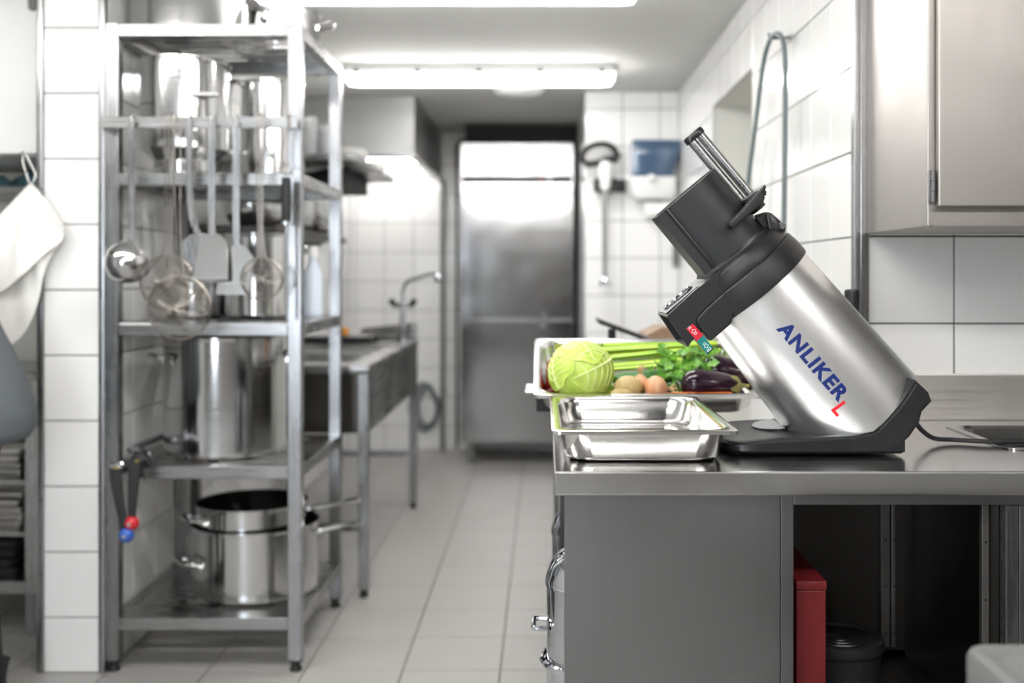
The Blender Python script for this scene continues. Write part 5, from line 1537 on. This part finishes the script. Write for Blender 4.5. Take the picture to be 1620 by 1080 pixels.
# white apron on a hook at the pillar
t = thing('white_apron', 'white folded apron hanging by its string at the pillar', 'apron', (-1.55, 3.24, 1.05))
APY = 3.225
pk = P(49, 288, APY)
def drape(edge, y_off, rip, seed, name):
    bm = NB(); e = smooth_path([P(a, b2_, APY) for a, b2_ in edge], 5)
    rows = []
    NT = 16
    for i in range(NT + 1):
        f = i / NT
        row = []
        for j, q in enumerate(e):
            s = j / (len(e) - 1)
            base = pk.lerp(q, f)
            y = y_off * f + rip * f ** 0.8 * math.sin(s * 9 + seed) * 0.9 + 0.004 * math.sin(s * 25 + f * 5)
            row.append(Vector((base.x, APY + y, base.z)))
        rows.append(row)
    loft(bm, rows, False, False, cyc=False)
    bmesh.ops.remove_doubles(bm, verts=bm.verts, dist=0.0002)
    r = bmesh.ops.extrude_face_region(bm, geom=bm.faces[:])
    for g in r['geom']:
        if isinstance(g, bmesh.types.BMVert): g.co.y += 0.0015
    return obj(name, bm, M['cloth_w'], t, ang=60)
drape([(104, 358), (92, 384), (70, 404), (40, 436), (0, 462), (-50, 470), (-90, 430)], -0.006, 0.016, 0.3, 'front_fold')
drape([(92, 380), (72, 412), (58, 470), (36, 522), (0, 548), (-45, 540), (-85, 460)], 0.024, 0.012, 2.0, 'back_fold')
bm = NB()
hk = P(50, 262, 3.262)
tube(bm, smooth_path([pk + Vector((-0.006, 0, 0.0)), P(36, 256, APY), P(40, 244, 3.23), P(47, 256, APY), P(56, 276, APY), pk + Vector((0.006, 0, 0))], 5), 0.0022, 6)
obj('string', bm, M['cloth_w'], t)
bm = NB(); h0 = P(40, 244, 3.23)
tube(bm, [Vector((-1.5435, 3.285, h0.z + 0.01)), Vector((-1.556, 3.262, h0.z - 0.004)), h0 + Vector((0, -0.004, -0.003)), h0 + Vector((-0.004, -0.010, 0.008))], 0.003, 6)
obj('hook', bm, M['steel'], t)

# ================================================================ person working at the left edge of the picture
def skin_mesh(name, verts, edges, radii, mat, parent, sub=2, root=0):
    me = bpy.data.meshes.new(name); me.from_pydata([tuple(v) for v in verts], edges, [])
    o = bpy.data.objects.new(name, me); COL.objects.link(o)
    md = o.modifiers.new('skin', 'SKIN'); md.use_smooth_shade = True
    for i, r in enumerate(radii):
        sv = me.skin_vertices[0].data[i]
        sv.radius = r if isinstance(r, tuple) else (r, r)
        sv.use_root = (i == root)
    s2 = o.modifiers.new('sub', 'SUBSURF'); s2.levels = sub; s2.render_levels = sub
    bpy.context.view_layer.update()
    dg = bpy.context.evaluated_depsgraph_get()
    m2 = bpy.data.meshes.new_from_object(o.evaluated_get(dg))
    bpy.data.objects.remove(o)
    bm = NB(); bm.from_mesh(m2); bpy.data.meshes.remove(m2)
    return bm
PX0, PY0 = -1.600, 2.92
pt = thing('person', 'person in a slate grey jacket and black trousers leaning forward beside the pillar', 'person', (PX0, PY0, 0))
def W(x, y, z): return Vector((PX0 + x, PY0 + y, z))
V = [W(0.0, 0, 0.93), W(-0.06, 0, 1.08), W(-0.15, 0, 1.26), W(-0.24, 0, 1.42), W(-0.30, 0, 1.50), W(-0.35, 0, 1.57), W(-0.40, 0, 1.66), W(-0.42, 0, 1.74)]
E = [(i, i + 1) for i in range(7)]
RD = [(0.15, 0.115), (0.14, 0.105), (0.155, 0.11), (0.13, 0.09), (0.06, 0.06), (0.058, 0.058), (0.085, 0.10), (0.07, 0.085)]
hands = []
for s in (-1, 1):
    b0 = len(V)
    V += [W(0.0, s * 0.10, 0.88), W(-0.03, s * 0.105, 0.50), W(0.035, s * 0.11, 0.10), W(-0.0, s * 0.115, 0.05), W(-0.12, s * 0.125, 0.035)]
    E += [(0, b0), (b0, b0 + 1), (b0 + 1, b0 + 2), (b0 + 2, b0 + 3), (b0 + 3, b0 + 4)]
    RD += [0.095, 0.068, 0.045, 0.045, 0.036]
    a0 = len(V)
    V += [W(-0.24, s * 0.19, 1.40), W(-0.33, s * 0.235, 1.14), W(-0.57, s * 0.17, 1.03), W(-0.63, s * 0.16, 1.015)]
    E += [(3, a0), (a0, a0 + 1), (a0 + 1, a0 + 2), (a0 + 2, a0 + 3)]
    RD += [0.062, 0.050, 0.034, (0.026, 0.036)]
    hb = V[a0 + 3]
    for k, (dy, L) in enumerate(((-0.028, 0.066), (-0.009, 0.078), (0.010, 0.074), (0.028, 0.058))):
        q0 = len(V)
        V += [hb + Vector((-0.055, dy, -0.004)), hb + Vector((-0.055 - L * 0.6, dy * 1.1, -0.018)), hb + Vector((-0.055 - L * 0.85, dy * 1.1, -0.042))]
        E += [(a0 + 3, q0), (q0, q0 + 1), (q0 + 1, q0 + 2)]; RD += [0.0105, 0.009, 0.0075]
    q0 = len(V)
    V += [hb + Vector((-0.02, -s * 0.04, -0.008)), hb + Vector((-0.055, -s * 0.055, -0.02)), hb + Vector((-0.078, -s * 0.052, -0.032))]
    E += [(a0 + 3, q0), (q0, q0 + 1), (q0 + 1, q0 + 2)]; RD += [0.0125, 0.0105, 0.0085]
bm = skin_mesh('body', V, E, RD, None, None)
for f in bm.faces:
    c = f.calc_center_median()
    bare = c.z > 1.53 or c.x < PX0 - 0.575
    f.material_index = 1 if c.z < 0.95 else (0 if bare else 2)
body = obj('body', bm, [M['skin'], M['trouser'], M['coat']], pt, ang=80)
# face details
hc = W(-0.405, 0, 1.68)
bm = NB()
for s in (-1, 1): lathe(bm, ellip(0.012, 0.012, 8), hc + Vector((-0.085, s * 0.032, 0.018)), 12)
obj('eye', bm, M['ink_white'], body)
bm = NB(); loft(bm, [[hc + Vector((-0.088, -0.014, -0.02)), hc + Vector((-0.088, 0.014, -0.02)), hc + Vector((-0.088, 0.006, 0.03)), hc + Vector((-0.088, -0.006, 0.03))], [hc + Vector((-0.118, -0.005, -0.018)), hc + Vector((-0.118, 0.005, -0.018)), hc + Vector((-0.098, 0.003, 0.026)), hc + Vector((-0.098, -0.003, 0.026))]])
bmesh.ops.bevel(bm, geom=bm.edges[:], offset=0.003, segments=2, affect='EDGES'); obj('nose', bm, M['skin'], body)
bm = NB(); lathe(bm, ellip(0.022, 0.005, 8), hc + Vector((-0.088, 0, -0.045)), 10, (0, 1, 0)); obj('mouth', bm, plain('lips', (0.35, 0.13, 0.11), 0.5), body)
bm = NB()
for s in (-1, 1): spun(bm, hc + Vector((0.0, s * 0.094, 0.0)), (0, 1, 0), ellip(0.008, 0.028, 8), 16)
obj('ear', bm, M['skin'], body)
bm = NB(); spun(bm, hc + Vector((0.014, 0, 0.028)), (0, 0, 1), ellip(0.105, 0.104, 16), 28, 0.96, wob=0.06)
bmesh.ops.bisect_plane(bm, geom=bm.verts[:] + bm.edges[:] + bm.faces[:], plane_co=hc + Vector((-0.03, 0, 0.03)), plane_no=Vector((-0.75, 0, -0.62)), clear_outer=True)
bmesh.ops.holes_fill(bm, edges=bm.edges[:], sides=0)
obj('hair', bm, M['hair'], pt)
# jacket: flared shell from hem to collar, with sleeves
def ell(cx, cz, a, b2_, n=36, tilt=0.0, seed=0.0, rp=0.0):
    out = []
    for i in range(n):
        q = 2 * PI * i / n
        k = 1 + rp * math.sin(5 * q + seed) + rp * 0.6 * math.sin(9 * q + 2 * seed)
        x = a * math.cos(q) * k
        out.append(W(cx + x, b2_ * math.sin(q) * k, cz - x * tilt))
    return out
bm = NB()
loft(bm, [ell(-0.005, 0.742, 0.165, 0.205, tilt=-0.10, seed=1, rp=0.02), ell(0.0, 0.745, 0.180, 0.222, tilt=-0.12, seed=1, rp=0.025), ell(0.005, 0.765, 0.192, 0.230, tilt=-0.14, seed=1, rp=0.025), ell(0.0, 0.83, 0.195, 0.228, tilt=-0.10, seed=1.2, rp=0.02),
          ell(-0.02, 0.95, 0.182, 0.218, tilt=0.02, seed=1.5, rp=0.015), ell(-0.065, 1.08, 0.172, 0.205, tilt=0.15, seed=2, rp=0.012), ell(-0.12, 1.22, 0.162, 0.215, tilt=0.28, seed=2.4, rp=0.01), ell(-0.18, 1.34, 0.158, 0.240, tilt=0.35, seed=2.6), ell(-0.235, 1.43, 0.135, 0.225, tilt=0.4), ell(-0.262, 1.468, 0.105, 0.15, tilt=0.4),
          ell(-0.28, 1.485, 0.082, 0.092, tilt=0.4), ell(-0.30, 1.525, 0.075, 0.078, tilt=0.4), ell(-0.295, 1.52, 0.062, 0.065, tilt=0.4)], True, True)
obj('jacket', bm, M['coat'], pt, ang=70)
for s in (-1, 1):
    bm = NB()
    tube(bm, smooth_path([W(-0.22, s * 0.15, 1.42), W(-0.26, s * 0.215, 1.33), W(-0.335, s * 0.24, 1.14), W(-0.46, s * 0.205, 1.07), W(-0.575, s * 0.17, 1.03)], 5), [0.075 - 0.0013 * k for k in range(21)], 16)
    obj('sleeve', bm, M['coat'], pt, ang=70)
    bm = NB(); loops = []
    for z, L0, L1, w in ((0.0, -0.205, 0.075, 0.046), (0.012, -0.21, 0.08, 0.050), (0.04, -0.20, 0.082, 0.050), (0.075, -0.13, 0.080, 0.047), (0.105, -0.03, 0.085, 0.046), (0.125, -0.025, 0.09, 0.048)):
        loops.append([W((L0 + L1) / 2 + (L1 - L0) / 2 * math.cos(q), s * 0.115 + w * math.sin(q), z) for q in [2 * PI * i / 24 for i in range(24)]])
    loft(bm, loops); obj('shoe', bm, M['rubber'], pt)
